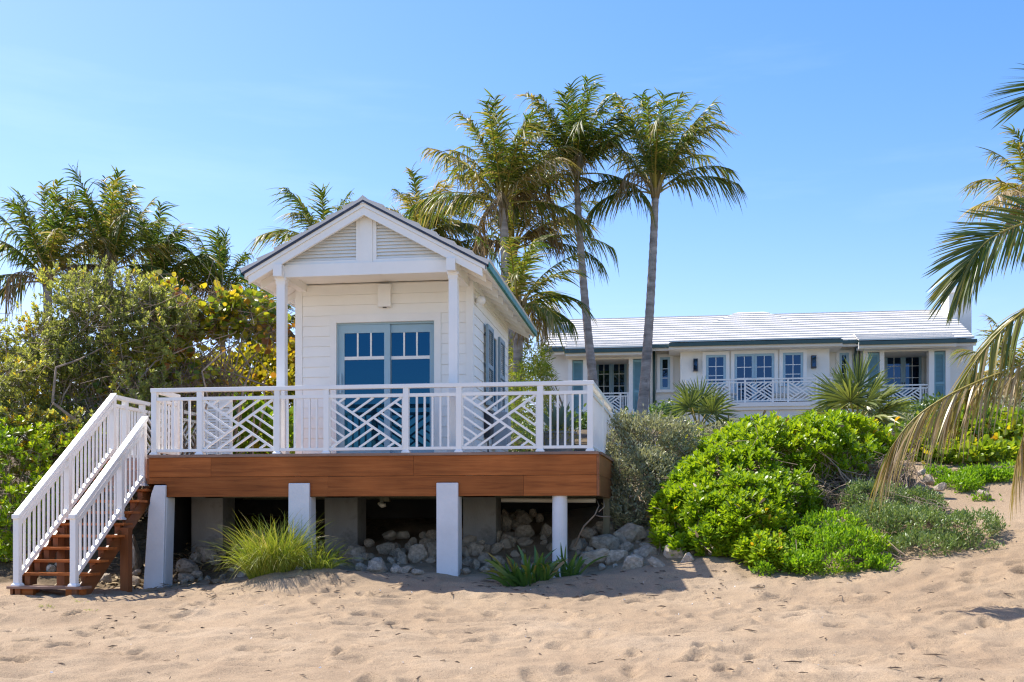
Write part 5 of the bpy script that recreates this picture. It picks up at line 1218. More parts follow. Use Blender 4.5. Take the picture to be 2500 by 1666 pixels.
# ------------------------------------------------------------------ fan palms
def fan_palm(label, u, v, Y, nleaf, size, seed):
    rng = np.random.RandomState(seed); c = at(u, v, Y); g = gz(c.x, Y)
    o = thing("fan_palm", label, "palm tree", (c.x, Y, g), "fan palms below the house")
    MB().tube([(c.x, Y, g - .2), (c.x + .02, Y, (g + c.z)/2), (c.x, Y, c.z)], [.16, .14, .11], 9).build("trunk", TRUNK, o, smooth=True)
    for i in range(nleaf):
        azm = i * 2.4 + seed; f = i / nleaf; e = R(82 - 78 * f + rng.uniform(-8, 8))
        d = np.array([math.sin(azm) * math.cos(e), math.cos(azm) * math.cos(e) * .8, math.sin(e)]); d /= np.linalg.norm(d)
        L_ = size * rng.uniform(.42, .62); hub = np.array(c) + d * L_ - np.array([0, 0, .10 * f])
        nrm = unit(np.cross(np.cross(d, [0, 0, 1.0]), d) + rng.normal(size=3) * .35); sd_ = np.cross(d, nrm)
        ns = 34; ang = np.linspace(-1.95, 1.95, ns) + rng.normal(size=ns) * .03
        D = unit(d[None] * np.cos(ang)[:, None] + sd_[None] * np.sin(ang)[:, None] - nrm[None] * .10 + rng.normal(size=(ns, 3)) * .035)
        W = unit(np.cross(D, nrm[None]) + nrm[None] * np.where(np.arange(ns) % 2, .8, -.8)[:, None])
        ln = size * .62 * np.interp(np.abs(ang), [0, 1.2, 1.95], [1, .9, .62]) * rng.uniform(.9, 1.08, ns)
        V, q, m = strips(np.repeat(hub[None], ns, 0), D, W, ln, .042 * size, .10 + .25 * f, 3, prof=np.array([.25, .9, .8, .05]))
        mb = MB(); mb.tube([c, Vector(c) * .5 + Vector(hub) * .5 + Vector((0, 0, .03)), hub], [.022, .017, .012], 5)
        pt = mb.build("petiole", RACHIS, o, smooth=True)
        tnt = np.clip(np.repeat(.45 + .25 * rng.normal(size=ns) * .6 + .3 * (f - .4), m), 0, 1)
        np_mesh("fan_leaf", V, q, None, [FAN], tint=tnt, parent=pt)
fan_palm("wide fan palm standing in front of the narrow house window", 1706, 1052, 25, 10, 1.15, 3)
fan_palm("larger fan palm in front of the right loggia", 2092, 1045, 24, 13, 1.45, 8)
# ------------------------------------------------------------------ shrubs
def shrub(name, label, cat, lobes, base_uv, n, seed, group=None, shell=(0.72, 1.05), gap=None, stems=26, stem_r=(.028, .006), bark=None, twig=0, twig_len=.3, leaf=None, overlap=.8, second=None, bump=.16, wob=.12, stem_in=.85, above=.02):
    lb = lobes_px(lobes); P, Nn = sample_lobes(lb, n, seed, shell, overlap, gap, bump=bump, above=above)
    bx, by = base_uv if isinstance(base_uv, tuple) else (lb[:, 0].mean(), lb[:, 1].mean())
    b = gp(bx, by); o = thing(name, label, cat, b, group)
    foliage("foliage", P, Nn, parent=o, seed=seed + 1, **leaf)
    if second: foliage("foliage", P[::second[1]], Nn[::second[1]], parent=o, seed=seed + 9, **second[0])
    if stems:
        rs = np.random.RandomState(seed); k = rs.choice(len(P), min(stems, len(P)), False); cc = np.array(b)
        limbs("stems", b - Vector((0, 0, .1)), [cc + (p - cc) * stem_in for p in P[k]], stem_r[0], stem_r[1], bark or BARK, o, seed, wob=wob, spread=.25)
    if twig:
        rs = np.random.RandomState(seed + 2); k = rs.choice(len(P), min(twig, len(P)), False)
        twigs("twigs", P[k], Nn[k], twig_len, .006, bark or BARK, o, seed, 2)
    return o
# the big sage-green tree at the left
shrub("sage_tree", "large sage-green small-leaved tree with grey branches left of the stair", "tree",
      [(210, 715, 105, 85, 19.5, .9), (325, 715, 90, 68, 19.7, .8), (95, 835, 88, 80, 19.3, .9), (240, 810, 150, 110, 19.2, 1.0), (375, 790, 95, 110, 19.4, .8), (435, 765, 45, 45, 19.6, .5),
       (45, 930, 110, 110, 18.8, 1.0), (170, 950, 140, 120, 18.8, 1.0), (300, 930, 120, 110, 18.8, .9), (70, 1070, 130, 120, 18.4, 1.0), (210, 1080, 130, 110, 18.3, .9), (330, 1040, 90, 90, 18.5, .8), (-70, 880, 90, 120, 19.2, .9), (-60, 1060, 90, 130, 18.6, .9)],
      (-11.2, 19.2), 5000, 21, shell=(.3, 1.14), gap=(1.5, .47), stem_in=.62, stems=70, stem_r=(.035, .007), twig=1500, twig_len=.5, overlap=.5, wob=.38, bump=.34,
      leaf=dict(per=11, size=.095, ratio=.42, templ='oval', mat=SAGE, spread=.10, up=.6, out=.5, tint=(.56, .30), tint_patch=.45, rosette=True))
shrub("green_shrub", "bright green leafy shrub under the sage tree beside the stair", "shrub",
      [(40, 1130, 110, 110, 17.6, .7), (150, 1120, 90, 90, 17.8, .6), (20, 1260, 90, 100, 16.8, .6), (230, 1090, 70, 70, 18, .5), (-60, 1200, 100, 140, 17, .8), (110, 1230, 60, 80, 17.2, .4)],
      (-11.3, 17.6), 900, 23, shell=(.6, 1.05), gap=(1.8, .36), stems=40, twig=260, twig_len=.35, overlap=.75,
      leaf=dict(per=9, size=.12, ratio=.42, templ='spat', mat=SCAEV, spread=.04, up=.7, out=.7, tint=(.55, .3), tint_patch=.4, rosette=True))
# sea grapes
shrub("sea_grape_tree", "spreading sea grape tree with round green, yellow and rust leaves left of the cabin", "tree",
      [(420, 740, 70, 55, 20.2, .6), (505, 735, 85, 45, 20.4, .6), (590, 765, 90, 50, 20.6, .6), (655, 800, 45, 32, 20.6, .3), (430, 840, 60, 60, 20.2, .5), (520, 800, 60, 32, 20.6, .4), (390, 910, 70, 70, 19.8, .5), (480, 900, 45, 40, 20.2, .4)],
      (-9.2, 20.4), 1200, 31, shell=(.25, 1.08), gap=(1.6, .45), stems=60, stem_r=(.045, .010), twig=420, twig_len=.6, overlap=.6, wob=.45,
      leaf=dict(per=2, size=.128, ratio=.95, templ='round', mat=GRAPE, spread=.10, up=.2, out=.4, tint=(.42, .36), tint_patch=.45, patch_sc=.8))
shrub("dry_thicket", "tangle of bare brown branches under the sea grape behind the stair head", "shrub",
      [(330, 960, 110, 70, 19.4, .5), (440, 950, 90, 60, 19.8, .5), (250, 1000, 80, 60, 18.9, .4), (540, 930, 60, 40, 20.2, .4), (330, 1040, 100, 60, 19.0, .4)],
      (-9.9, 19.5), 700, 33, shell=(.1, 1.1), stems=120, stem_r=(.022, .006), twig=900, twig_len=.5, overlap=.3, wob=.5, bark=DRYSTEM, leaf=dict(per=1, size=.10, ratio=.85, templ='round', mat=GRAPE, spread=.12, up=.2, out=.4, tint=(.5, .4), tint_patch=.4))
shrub("golden_hedge", "dense golden-leaved sea grape hedge behind the left railing", "hedge",
      [(540, 940, 75, 62, 25.5, .9), (620, 925, 75, 62, 25.8, .9), (700, 910, 65, 66, 26, .9), (760, 920, 60, 70, 26.3, .9), (580, 985, 110, 75, 25, 1.0), (690, 985, 110, 85, 25.2, 1.0), (480, 985, 60, 50, 25, .8)],
      (-8.6, 26), 2300, 35, group="sea grape hedges", shell=(.80, 1.05), stems=18, overlap=.85,
      leaf=dict(per=4, size=.12, ratio=.95, templ='round', mat=GOLD, spread=.09, up=.3, out=.6, tint=(.45, .35), tint_patch=.35))
shrub("green_sea_grape", "round-leaved green sea grape behind the left front lattice", "shrub",
      [(600, 1040, 90, 70, 21.6, .5), (520, 1060, 70, 60, 21.4, .5), (470, 930, 30, 20, 21.2, .2), (535, 935, 45, 22, 21.2, .3), (680, 1060, 60, 60, 21.8, .4), (430, 1070, 60, 60, 21.3, .5), (385, 1060, 50, 70, 21.1, .4)],
      (-8.0, 21.6), 420, 37, shell=(.55, 1.05), stems=26, overlap=.8,
      leaf=dict(per=3, size=.17, ratio=.95, templ='round', mat=GRAPE_GREEN, spread=.09, up=.3, out=.6, tint=(.42, .3), tint_patch=.3))
# behind the cabin, right of it
shrub("back_shrub", "shaggy yellow-green shrub behind the cabin's back corner", "shrub",
      [(1290, 880, 45, 70, 28, .7), (1300, 960, 50, 80, 27, .7), (1270, 1010, 60, 80, 26, .7)], (-2.6, 27.5), 800, 39, shell=(.6, 1.08), stems=20, overlap=.8,
      leaf=dict(per=6, size=.20, ratio=.16, templ='rhomb', mat=GRASS, spread=.06, up=.2, out=.5, tint=(.45, .35), tint_patch=.3))
shrub("dark_shrub", "dark shrub with pale flowers seen through the right front lattice", "shrub",
      [(1250, 1080, 80, 55, 22.3, .6), (1320, 1090, 70, 45, 22.6, .5), (1190, 1095, 50, 40, 22.4, .4)], (-2.6, 22.8), 700, 41, shell=(.7, 1.05), stems=16, overlap=.8,
      leaf=dict(per=5, size=.075, ratio=.4, templ='oval', mat=COVER, spread=.05, up=.4, out=.6, tint=(.35, .35), tint_patch=.3))
# silver shrub at the right end of the deck
shrub("silver_shrub", "silver-grey leafy shrub filling the right end of the deck", "shrub",
      [(1585, 1070, 75, 55, 19.2, .6), (1530, 1110, 50, 75, 18.8, .5), (1620, 1110, 55, 60, 19.2, .5), (1560, 1170, 75, 80, 18.4, .6), (1625, 1180, 50, 60, 18.7, .5), (1545, 1235, 60, 50, 18.1, .4), (1515, 1040, 20, 25, 18.9, .2), (1660, 1070, 40, 45, 19.6, .4)],
      (.3, 18.9), 2600, 43, shell=(.66, 1.08), stems=50, twig=250, twig_len=.25, overlap=.8,
      leaf=dict(per=7, size=.074, ratio=.34, templ='oval', mat=SILVER, spread=.045, up=.75, out=.6, tint=(.33, .38), tint_patch=.4))
# the broad bright green mound
shrub("beach_naupaka", "broad bright green mounded shrub right of the deck", "shrub",
      [(1905, 1135, 175, 100, 19.6, 1.4), (1785, 1205, 140, 98, 18.3, 1.2), (2005, 1100, 125, 78, 20.3, 1.2), (1705, 1258, 92, 76, 17.5, .8), (1820, 1290, 105, 84, 16.9, .9), (2085, 1118, 75, 50, 20.4, .8), (1880, 1225, 110, 80, 18.0, 1.0), (1860, 1345, 65, 45, 16.0, .45), (1745, 1310, 60, 50, 16.6, .5),
       (1850, 1165, 120, 84, 19.0, 1.1), (1742, 1235, 92, 76, 17.9, .9), (1955, 1112, 120, 78, 20.0, 1.1), (1815, 1245, 110, 84, 17.6, .9), (1632, 1240, 32, 34, 17.3, .25), (1620, 1312, 26, 20, 16.8, .2), (1955, 1335, 32, 34, 16.3, .25), (1915, 1375, 35, 26, 15.7, .25), (1660, 1330, 24, 18, 16.4, .18), (2020, 1175, 70, 44, 19.2, .6), (1950, 1200, 60, 44, 18.6, .5), (1965, 1250, 30, 26, 17.6, .25)],
      (2.9, 18.6), 3500, 45, shell=(.84, 1.15), stems=190, stem_r=(.016, .007), overlap=.95, gap=(2.4, .34), second=(dict(per=1, size=.12, ratio=.38, templ='spat', mat=PALM_DRY, spread=.08, up=-.3, out=.6, tint=(.5, .4)), 9), bark=DRYSTEM, bump=.18, twig=350, twig_len=.35, stem_in=.93,
      leaf=dict(per=12, size=.145, ratio=.38, templ='spat', mat=SCAEV, spread=.06, up=1.2, out=.75, tint=(.42, .26), tint_patch=.3, rosette=True))
shrub("lime_shrub", "low lime-green small-leaved shrub spilling onto the sand", "shrub",
      [(2010, 1345, 90, 48, 15.9, .4), (2090, 1340, 70, 38, 16.0, .35), (1950, 1380, 40, 25, 15.5, .25), (2060, 1375, 80, 30, 15.5, .3), (2030, 1290, 60, 35, 16.5, .3), (1870, 1395, 25, 18, 15.4, .18), (2150, 1385, 30, 14, 15.5, .2)],
      (3.1, 16.0), 1100, 47, shell=(.7, 1.12), bump=.35, gap=(3.0, .36), stems=70, stem_r=(.010, .005), overlap=.85, bark=DRYSTEM,
      leaf=dict(per=8, size=.062, ratio=.42, templ='oval', mat=LIME, spread=.03, up=.8, out=.6, tint=(.45, .4), tint_patch=.4))
shrub("dune_groundcover", "grey-green groundcover mat sprawling over the right dune foot", "groundcover",
      [(2230, 1290, 120, 55, 17.0, .8), (2330, 1300, 100, 50, 16.8, .7), (2160, 1300, 90, 55, 16.9, .6), (2250, 1340, 110, 35, 16.3, .5), (2390, 1340, 60, 25, 16.3, .4), (2130, 1230, 80, 45, 17.8, .5), (2230, 1235, 70, 35, 17.9, .5)],
      (4.4, 17.2), 3200, 49, shell=(.75, 1.10), bump=.34, gap=(2.6, .34), stems=60, stem_r=(.01, .005), overlap=.85, bark=DRYSTEM,
      leaf=dict(per=6, size=.052, ratio=.36, templ='oval', mat=COVER, spread=.035, up=.7, out=.6, tint=(.5, .32), tint_patch=.25))
shrub("upper_groundcover", "fresh green creeping plants on the upper right dune by the stones", "groundcover",
      [(2390, 1175, 75, 28, 20.4, .7), (2330, 1190, 60, 20, 20.0, .5), (2450, 1165, 60, 25, 20.8, .6), (2400, 1222, 50, 8, 19.2, .4), (2270, 1165, 50, 20, 20.6, .4), (2480, 1225, 30, 8, 19.0, .3)],
      (6.0, 20.5), 900, 51, shell=(.75, 1.10), bump=.4, gap=(2.4, .42), stems=30, stem_r=(.008, .005), overlap=.85,
      leaf=dict(per=6, size=.065, ratio=.4, templ='oval', mat=LIME, spread=.04, up=.7, out=.6, tint=(.3, .3), tint_patch=.25))
shrub("right_sea_grape", "sea grape with orange-tinged leaves under the near palm fronds", "shrub",
      [(2290, 1075, 80, 48, 22.5, .6), (2390, 1070, 90, 55, 22.8, .7), (2480, 1090, 70, 65, 22.6, .7), (2540, 1110, 60, 80, 22.4, .7), (2240, 1110, 50, 50, 22, .5), (2470, 1140, 60, 50, 21.6, .4), (2330, 1125, 90, 42, 21.5, .5), (2420, 1135, 80, 40, 21.5, .5), (2540, 1150, 60, 50, 21.4, .4)],
      (7.2, 23), 1300, 53, shell=(.65, 1.06), stems=50, overlap=.8, twig=160,
      leaf=dict(per=4, size=.125, ratio=.75, templ='round', mat=GRAPE_GREEN, spread=.08, up=.4, out=.6, tint=(.40, .30), tint_patch=.3))
shrub("dry_stem_tangle", "tangle of bare dry stems between the green mound and the groundcover", "shrub",
      [(2030, 1180, 90, 55, 18.6, .5), (2110, 1180, 90, 70, 18.9, .5), (1960, 1230, 80, 60, 17.9, .4), (2060, 1240, 80, 50, 17.8, .4), (2180, 1160, 70, 50, 19.6, .4)],
      (3.6, 18.6), 800, 55, shell=(.2, 1.1), stems=150, stem_r=(.012, .005), twig=760, twig_len=.36, overlap=.3, wob=.3, bark=DRYSTEM, leaf=dict(per=1, size=.05, ratio=.4, templ='oval', mat=COVER, spread=.1, up=.4, out=.4, tint=(.4, .3)))
shrub("garden_hedge", "silvery garden hedge running in front of the house base", "hedge",
      [(1700, 1085, 60, 45, 23.8, .5), (1770, 1085, 60, 50, 24.2, .5), (1840, 1090, 60, 40, 25, .5), (1925, 1085, 70, 40, 26, .5), (2010, 1085, 70, 40, 26, .5), (2120, 1065, 80, 40, 26, .5), (2210, 1060, 70, 45, 27, .5), (2330, 1050, 80, 50, 28, .6), (2430, 1040, 80, 60, 28, .6)],
      (4.5, 25), 1800, 57, shell=(.75, 1.05), stems=20, overlap=.85,
      leaf=dict(per=5, size=.085, ratio=.36, templ='oval', mat=SILVER, spread=.06, up=.6, out=.6, tint=(.4, .35)))
shrub("house_shrub", "dark leafy shrubs along the foot of the cream house", "shrub",
      [(1380, 1055, 60, 40, 44, 1), (1450, 1060, 60, 35, 44, 1), (1540, 1060, 60, 36, 44, 1), (1622, 1022, 30, 26, 44, .8), (1720, 1085, 90, 35, 44, 1), (1850, 1090, 90, 30, 44, 1), (2000, 1085, 100, 35, 44, 1), (2140, 1060, 100, 42, 44, 1), (2300, 1040, 100, 55, 44, 1.2), (2440, 1020, 100, 65, 44, 1.2)],
      (6, 44), 1500, 59, shell=(.75, 1.05), stems=12, overlap=.85, leaf=dict(per=5, size=.2, ratio=.5, templ='oval', mat=COVER, spread=.14, up=.5, out=.6, tint=(.3, .3)))
shrub("left_backdrop_hedge", "green hedge far behind the left shrubs", "hedge",
      [(-60, 930, 130, 80, 33, 1), (120, 930, 130, 70, 33, 1), (300, 930, 130, 65, 33, 1), (460, 930, 110, 55, 33, 1)], (-17, 33), 1500, 61, shell=(.75, 1.05), stems=10, overlap=.85,
      leaf=dict(per=5, size=.16, ratio=.7, templ='oval', mat=GOLD, spread=.14, up=.5, out=.6, tint=(.2, .3)))
# sea grape stems with leaves one can count, at the right
def grape_leaf_mesh(name, tint):
    V, q, t, k = leaves(np.zeros((1, 3)), np.array([[1.0, 0, 0]]), np.array([[0, 0, 1.0]]), 1.0, 1.0, 'round')
    me = bpy.data.meshes.new(name); me.from_pydata([tuple(v) for v in V], [], [tuple(f) for f in q] + [tuple(f) for f in t]); me.materials.append(GRAPE_GREEN)
    a = me.attributes.new("tint", 'FLOAT', 'POINT'); a.data.foreach_set("value", np.full(len(V), tint, dtype=np.float32)); return me
GL = [grape_leaf_mesh("leaf", t) for t in (.15, .35, .5, .62, .78, .9, .96)]
def young_grape(label, stems_px, Y, seed):
    rng = np.random.RandomState(seed); xb = ax(stems_px[0][0], Y); o = thing("young_sea_grape", label, "shrub", gp(xb, Y))
    for (u0, u1, v1) in stems_px:
        b = gp(ax(u0, Y), Y + rng.uniform(-.2, .2), -.1); t = at(u1, v1, Y + rng.uniform(-.2, .2)); mid = (b + t) / 2 + Vector((rng.normal() * .07, 0, .05))
        MB().tube([b, mid, t], [.018, .014, .007], 6).build("stem", DRYSTEM, o, smooth=True)
        for k in range(9):
            s = .38 + .62 * (k / 8); p = b * (1 - s) ** 2 + mid * 2 * s * (1 - s) + t * s * s
            l = link_mesh("leaf", GL[rng.choice(7, p=[.2, .22, .2, .14, .1, .08, .06])], o, p, (rng.uniform(-.9, .9), rng.uniform(-1.2, .5), rng.uniform(0, 6.28)), [rng.uniform(.10, .165)] * 3)
young_grape("young sea grape with a few big round leaves above the tan wall", [(1640, 1625, 1055), (1665, 1650, 1025), (1690, 1690, 1030), (1700, 1720, 1040), (1720, 1745, 1060), (1650, 1600, 1080), (1735, 1775, 1045), (1670, 1675, 1070)], 20.6, 5)
young_grape("young sea grape with orange leaves beside the larger fan palm", [(2130, 2110, 1040), (2160, 2150, 1060), (2175, 2185, 1030), (2200, 2215, 1050), (2220, 2245, 1035), (2120, 2085, 1075)], 21.4, 6)
# ------------------------------------------------------------------ grass, strap leaves, agave
def grass_clump(name, label, c, n, L, spread, mat, seed, wid=.006, droop=(.35, .9), tilt=(.05, .9), tint=(.45, .35), nseg=7, parent_cat="grass"):
    rng = np.random.RandomState(seed); o = thing(name, label, parent_cat, gp(c[0], c[1]))
    a = rng.rand(n) * 6.283; rad = np.sqrt(rng.rand(n)); X = c[0] + np.cos(a) * rad * spread[0]; Y = c[1] + np.sin(a) * rad * spread[1]
    P = np.stack([X, Y, np.array([gz(x, y) for x, y in zip(X, Y)]) - .02], -1)
    tl = tilt[0] + (tilt[1] - tilt[0]) * rad * rng.uniform(.4, 1.1, n); az_ = a + rng.normal(size=n) * .6
    D = np.stack([np.cos(az_) * np.sin(tl), np.sin(az_) * np.sin(tl), np.cos(tl)], -1)
    S = unit(np.cross(D, rng.normal(size=(n, 3)) * .6 + np.array([0, 1.0, .2])))
    ln = L * rng.uniform(.45, 1.15, n); V, q, m = strips(P, D, S, ln, wid * rng.uniform(.7, 1.3, n), rng.uniform(*droop, n), nseg, curl=unit(rng.normal(size=(n, 3)) * np.array([1, 1, .1])) * .18)
    tn = np.clip(np.repeat(tint[0] + tint[1] * rng.normal(size=n) * .6, m) + np.tile(np.linspace(-.05, .25, m), n), 0, 1)
    np_mesh("blades", V, q, None, [mat], tint=tn, parent=o)["kind"] = "stuff"
    return o
gc = at(662, 1392, 15.35)
grass_clump("dune_grass", "tall arching dune grass clump growing against the second piling", (gc.x, 15.35), 2200, 1.2, (.34, .17), GRASS, 71, wid=.0075, tilt=(.02, .60), droop=(.25, .9), tint=(.30, .38))
grass_clump('dune_grass', 'few long pale grass stalks arching above the tall dune grass', (gc.x + .1, 15.36), 60, 1.65, (.4, .15), GRASS, 75, wid=.006, tilt=(.05, .6), droop=(.4, .8), tint=(.75, .3))
g2 = at(775, 1375, 15.4)
o = grass_clump("dune_grass", "straighter green grass tuft right of the tall dune grass", (g2.x, 15.42), 260, .85, (.22, .14), GRASS, 72, wid=.009, tint=(.2, .25), tilt=(.05, .9))
lc = at(1290, 1385, 15.4)
grass_clump("strap_leaf_plant", "dark green strap-leaved clump in front of the round piling", (lc.x, 15.4), 110, .72, (.34, .17), LILY, 73, wid=.048, droop=(.2, .6), tilt=(.1, .95), tint=(.42, .4), nseg=5, parent_cat="plant")
lc2 = at(1385, 1370, 15.5)
grass_clump("strap_leaf_plant", "small strap-leaved tuft at the foot of the round piling", (lc2.x, 15.5), 30, .62, (.16, .1), LILY, 74, wid=.035, droop=(.2, .5), tilt=(.1, .8), tint=(.25, .3), nseg=5, parent_cat="plant")
for k, (u, Y) in enumerate(((70, 13.75), (200, 13.7), (115, 13.2), (225, 13.1))):
    pos = ("at the left of the bottom stair tread", "at the right of the bottom stair tread", "on the sand left of the stair foot", "on the open sand in front of the stair")[k]
    grass_clump("grass_tuft", "thin sprouting grass tuft " + pos, (ax(u, Y), Y), 26, .13, (.09, .05), GRASS, 80 + k, wid=.006, tilt=(.2, 1.3), tint=(.3, .3), nseg=4)
pc = at(1362, 1085, 21.3)
pln = thing("agave_planter", "planter of agave with golden moss seen through the right front balusters", "planter", (pc.x, 21.3, ZD - .1))
MB().lathe((pc.x, 21.3, 0), [(.26, pc.z - .35), (.36, pc.z + .18), (.39, pc.z + .2), (.39, pc.z + .24)], 20).build("pot", CONC_GREY, pln, smooth=False)
rng_ = np.random.RandomState(9); n = 16; a = np.arange(n) * 2.4; tl = np.linspace(.15, 1.0, n)
D = np.stack([np.cos(a) * np.sin(tl), np.sin(a) * np.sin(tl), np.cos(tl)], -1); S = unit(np.cross(D, np.array([.1, 1, .1])))
V, q, m = strips(np.repeat(np.array([[pc.x, 21.3, pc.z + .22]]), n, 0), D, S, .72, .085, .05, 5, prof=np.array([.9, 1, .95, .75, .4, .03]))
np_mesh("agave_leaves", V, q, None, [AGAVE], tint=np.repeat(rng_.rand(n), m), parent=pln)
Pm, Nm = sample_lobes(np.array([[pc.x, 21.25, pc.z + .16, .40, .38, .2]]), 260, 91, above=-9)
foliage("moss", Pm, Nm, 4, .06, .3, 'rhomb', GOLD, pln, 92, tint=(.45, .3))
# ------------------------------------------------------------------ rocks
def rock_mesh(seed, sub_=3):
    rng = np.random.RandomState(seed)
    import bmesh
    bm = bmesh.new(); bmesh.ops.create_icosphere(bm, subdivisions=sub_, radius=1.0)
    V = np.array([v.co[:] for v in bm.verts])
    for _ in range(16):                                    # flat broken faces
        d = unit(rng.normal(size=3)); c = rng.uniform(.50, .88); h = V @ d; V = V - np.maximum(h - c, 0)[:, None] * d * .97
    V *= (1.12 + .55 * fbm(V + seed, 1.1, 3, seed) + .30 * fbm(V + seed * 2, 4.0, 3, seed + 3))[:, None]
    for v, c in zip(bm.verts, V): v.co = c
    me = bpy.data.meshes.new("rock"); bm.to_mesh(me); bm.free(); me.materials.append(ROCK)
    return me
RM_ = [rock_mesh(s) for s in range(1, 9)]
RS_ = [rock_mesh(s, 2) for s in range(20, 26)]
rrng = random.Random(12)
def put_rock(u, v, w, h, label, group, ys=(15.6, 19.8)):
    best = None
    for i in range(60):
        Y = ys[0] + (ys[1] - ys[0]) * i / 59; p = at(u, v, Y); k = pxm(p.x, Y); e = abs(p.z - (gz(p.x, Y) + .30 * h / k))
        if best is None or e < best[0] - 1e-4: best = (e, Y)
    Y = best[1]; p = at(u, v, Y); k = pxm(p.x, Y)
    return rock_at(p, w / k / 2 * 1.25, h / k / 2 * 1.28, label, group)
def rock_at(p, rx, rzz, label, group):
    o = link_mesh("rock", rrng.choice(RM_), None, p, (rrng.uniform(-.25, .25), rrng.uniform(-.25, .25), rrng.uniform(-.5, .5) + rrng.choice((0, math.pi))), (rx, (rx + rzz) / 2 * rrng.uniform(.8, 1.1), rzz))
    return tag(o, label, "rock", group)
ORD = ("leftmost", "second from left", "third from left", "fourth from left", "fifth from left", "sixth from left", "seventh from left")
def crop(lst, ox, oy, k, label, group):
    nr = max(1, min(4, round(len(lst) / 5))); rows = sorted(lst, key=lambda q: q[1]); per = -(-len(rows) // nr)
    names = {1: ("only row",), 2: ("upper row", "lower row"), 3: ("top row", "middle row", "bottom row"), 4: ("top row", "second row", "third row", "bottom row")}[nr]
    for j in range(nr):
        for i, (cx_, cy_, w, h) in enumerate(sorted(rows[j * per:(j + 1) * per])):
            put_rock(ox + cx_ / k, oy + cy_ / k, w / k, h / k, ORD[i] + (" in the " + names[j] if nr > 1 else "") + " of " + label, group)
G1 = "limestone rocks right of the round piling"; L1 = "pale rocks right of the round piling"
crop([(1655, 470, 185, 95), (1830, 520, 240, 150), (1530, 520, 120, 80), (1480, 600, 90, 60), (1815, 620, 110, 85), (1950, 520, 70, 40), (1910, 470, 80, 50), (2020, 540, 60, 40), (1960, 600, 70, 40), (1880, 680, 60, 40)], 950, 1140, 3.137, L1, G1)
put_rock(950 + 1640 / 3.137, 1140 + 590 / 3.137, 68, 46, "largest white limestone boulder with a dark hole right of the round piling", None)
put_rock(950 + 1600 / 3.137, 1140 + 690 / 3.137, 90, 36, "low dark flat boulder under the largest white boulder", None)
for i, (x, y, r_) in enumerate(sorted(((-.45, 16.1, .22), (-.1, 15.95, .17), (.2, 16.35, .24), (.55, 16.5, .2), (.85, 16.7, .17), (-.7, 16.6, .2), (.35, 16.0, .13), (.75, 16.25, .14), (-.3, 16.75, .24), (.1, 16.9, .2)))):
    rock_at(gp(x, y, r_ * .12), r_ * .95, r_ * .72, (ORD[i] if i < 7 else ("third from right", "second from right", "rightmost")[i - 7]) + " of the ten rough rocks under the right deck corner", "rough rocks under the right deck corner")
G2 = "limestone rocks between the middle and round pilings"; L2 = "grey rocks between middle and round pilings"
crop([(1030, 500, 150, 100), (930, 560, 120, 90), (820, 620, 110, 90), (600, 730, 80, 70), (660, 750, 70, 90), (720, 690, 70, 60), (610, 660, 60, 60), (700, 590, 80, 50), (750, 630, 50, 60), (840, 720, 90, 70), (885, 360, 60, 60), (950, 385, 75, 70), (1040, 395, 110, 110), (1100, 355, 60, 50), (875, 445, 90, 110), (990, 352, 50, 40), (960, 440, 80, 60), (1210, 490, 80, 100), (1150, 400, 60, 60), (720, 780, 60, 40), (780, 760, 70, 50), (580, 800, 60, 40)], 950, 1140, 3.137, L2, G2)
put_rock(950 + 780 / 3.137, 1140 + 525 / 3.137, 58, 47, "big rounded pale boulder right of the middle piling", None)
put_rock(950 + 670 / 3.137, 1140 + 640 / 3.137, 35, 33, "fist-shaped pale rock close to the middle piling's right side", None)
G3 = "limestone rocks left of the middle piling"; L3 = "shaded rocks left of the middle piling"
crop([(330, 650, 100, 150), (100, 700, 70, 80), (40, 660, 80, 60), (45, 780, 60, 60), (120, 790, 90, 60), (220, 805, 80, 45), (320, 520, 80, 60), (60, 610, 60, 50), (150, 620, 80, 60), (300, 580, 120, 70), (20, 720, 60, 60)], 950, 1140, 3.137, L3, G3)
put_rock(950 + 210 / 3.137, 1140 + 680 / 3.137, 50, 44, "largest rough blue-grey rock left of the middle piling", None)
crop([(2080, 755, 150, 120), (2150, 615, 130, 90), (1900, 650, 160, 130), (2250, 640, 80, 60), (2020, 565, 80, 60), (2240, 780, 90, 70), (2300, 700, 90, 80), (1960, 760, 90, 70), (1990, 680, 70, 60)], 300, 1160, 3.361, "rocks just right of the dune grass", G3)
G4 = "limestone rocks between the chipped piling and the dune grass"; L4 = "rocks between chipped piling and grass"
crop([(540, 755, 150, 120), (690, 665, 130, 120), (600, 690, 100, 80), (500, 845, 100, 60), (620, 825, 90, 60), (470, 770, 60, 70), (560, 860, 80, 50), (750, 700, 80, 80), (640, 620, 80, 60)], 300, 1160, 3.361, L4, G4)
put_rock(325, 1362, 36, 84, "tall slanting grey boulder just left of the chipped corner piling", None, (16.2, 17.2))
G5 = "small rocks behind the stair"; L5 = "small rocks behind the lower stair"
crop([(690, 1390, 80, 60), (870, 1405, 80, 60), (900, 1350, 60, 50), (640, 1350, 60, 50), (330, 1330, 70, 50), (400, 1300, 60, 40)], 0, 900, 2.703, L5, G5)
G6 = "stones on the upper right dune"; L6 = "sandy stone half buried on the upper right dune under the palm fronds"
for i, (cx_, cy_, w, h) in enumerate(sorted(((950, 760, 90, 60), (1020, 720, 70, 50), (1040, 815, 80, 60), (903, 705, 60, 40), (905, 915, 60, 70), (990, 800, 60, 40)))):
    put_rock(1950 + cx_ / 3.0145, 920 + cy_ / 3.0145, w / 3.0145, h / 3.0145, ORD[i] + " of the sandy stones below the hanging palm fronds on the dune", G6, (17.5, 22))
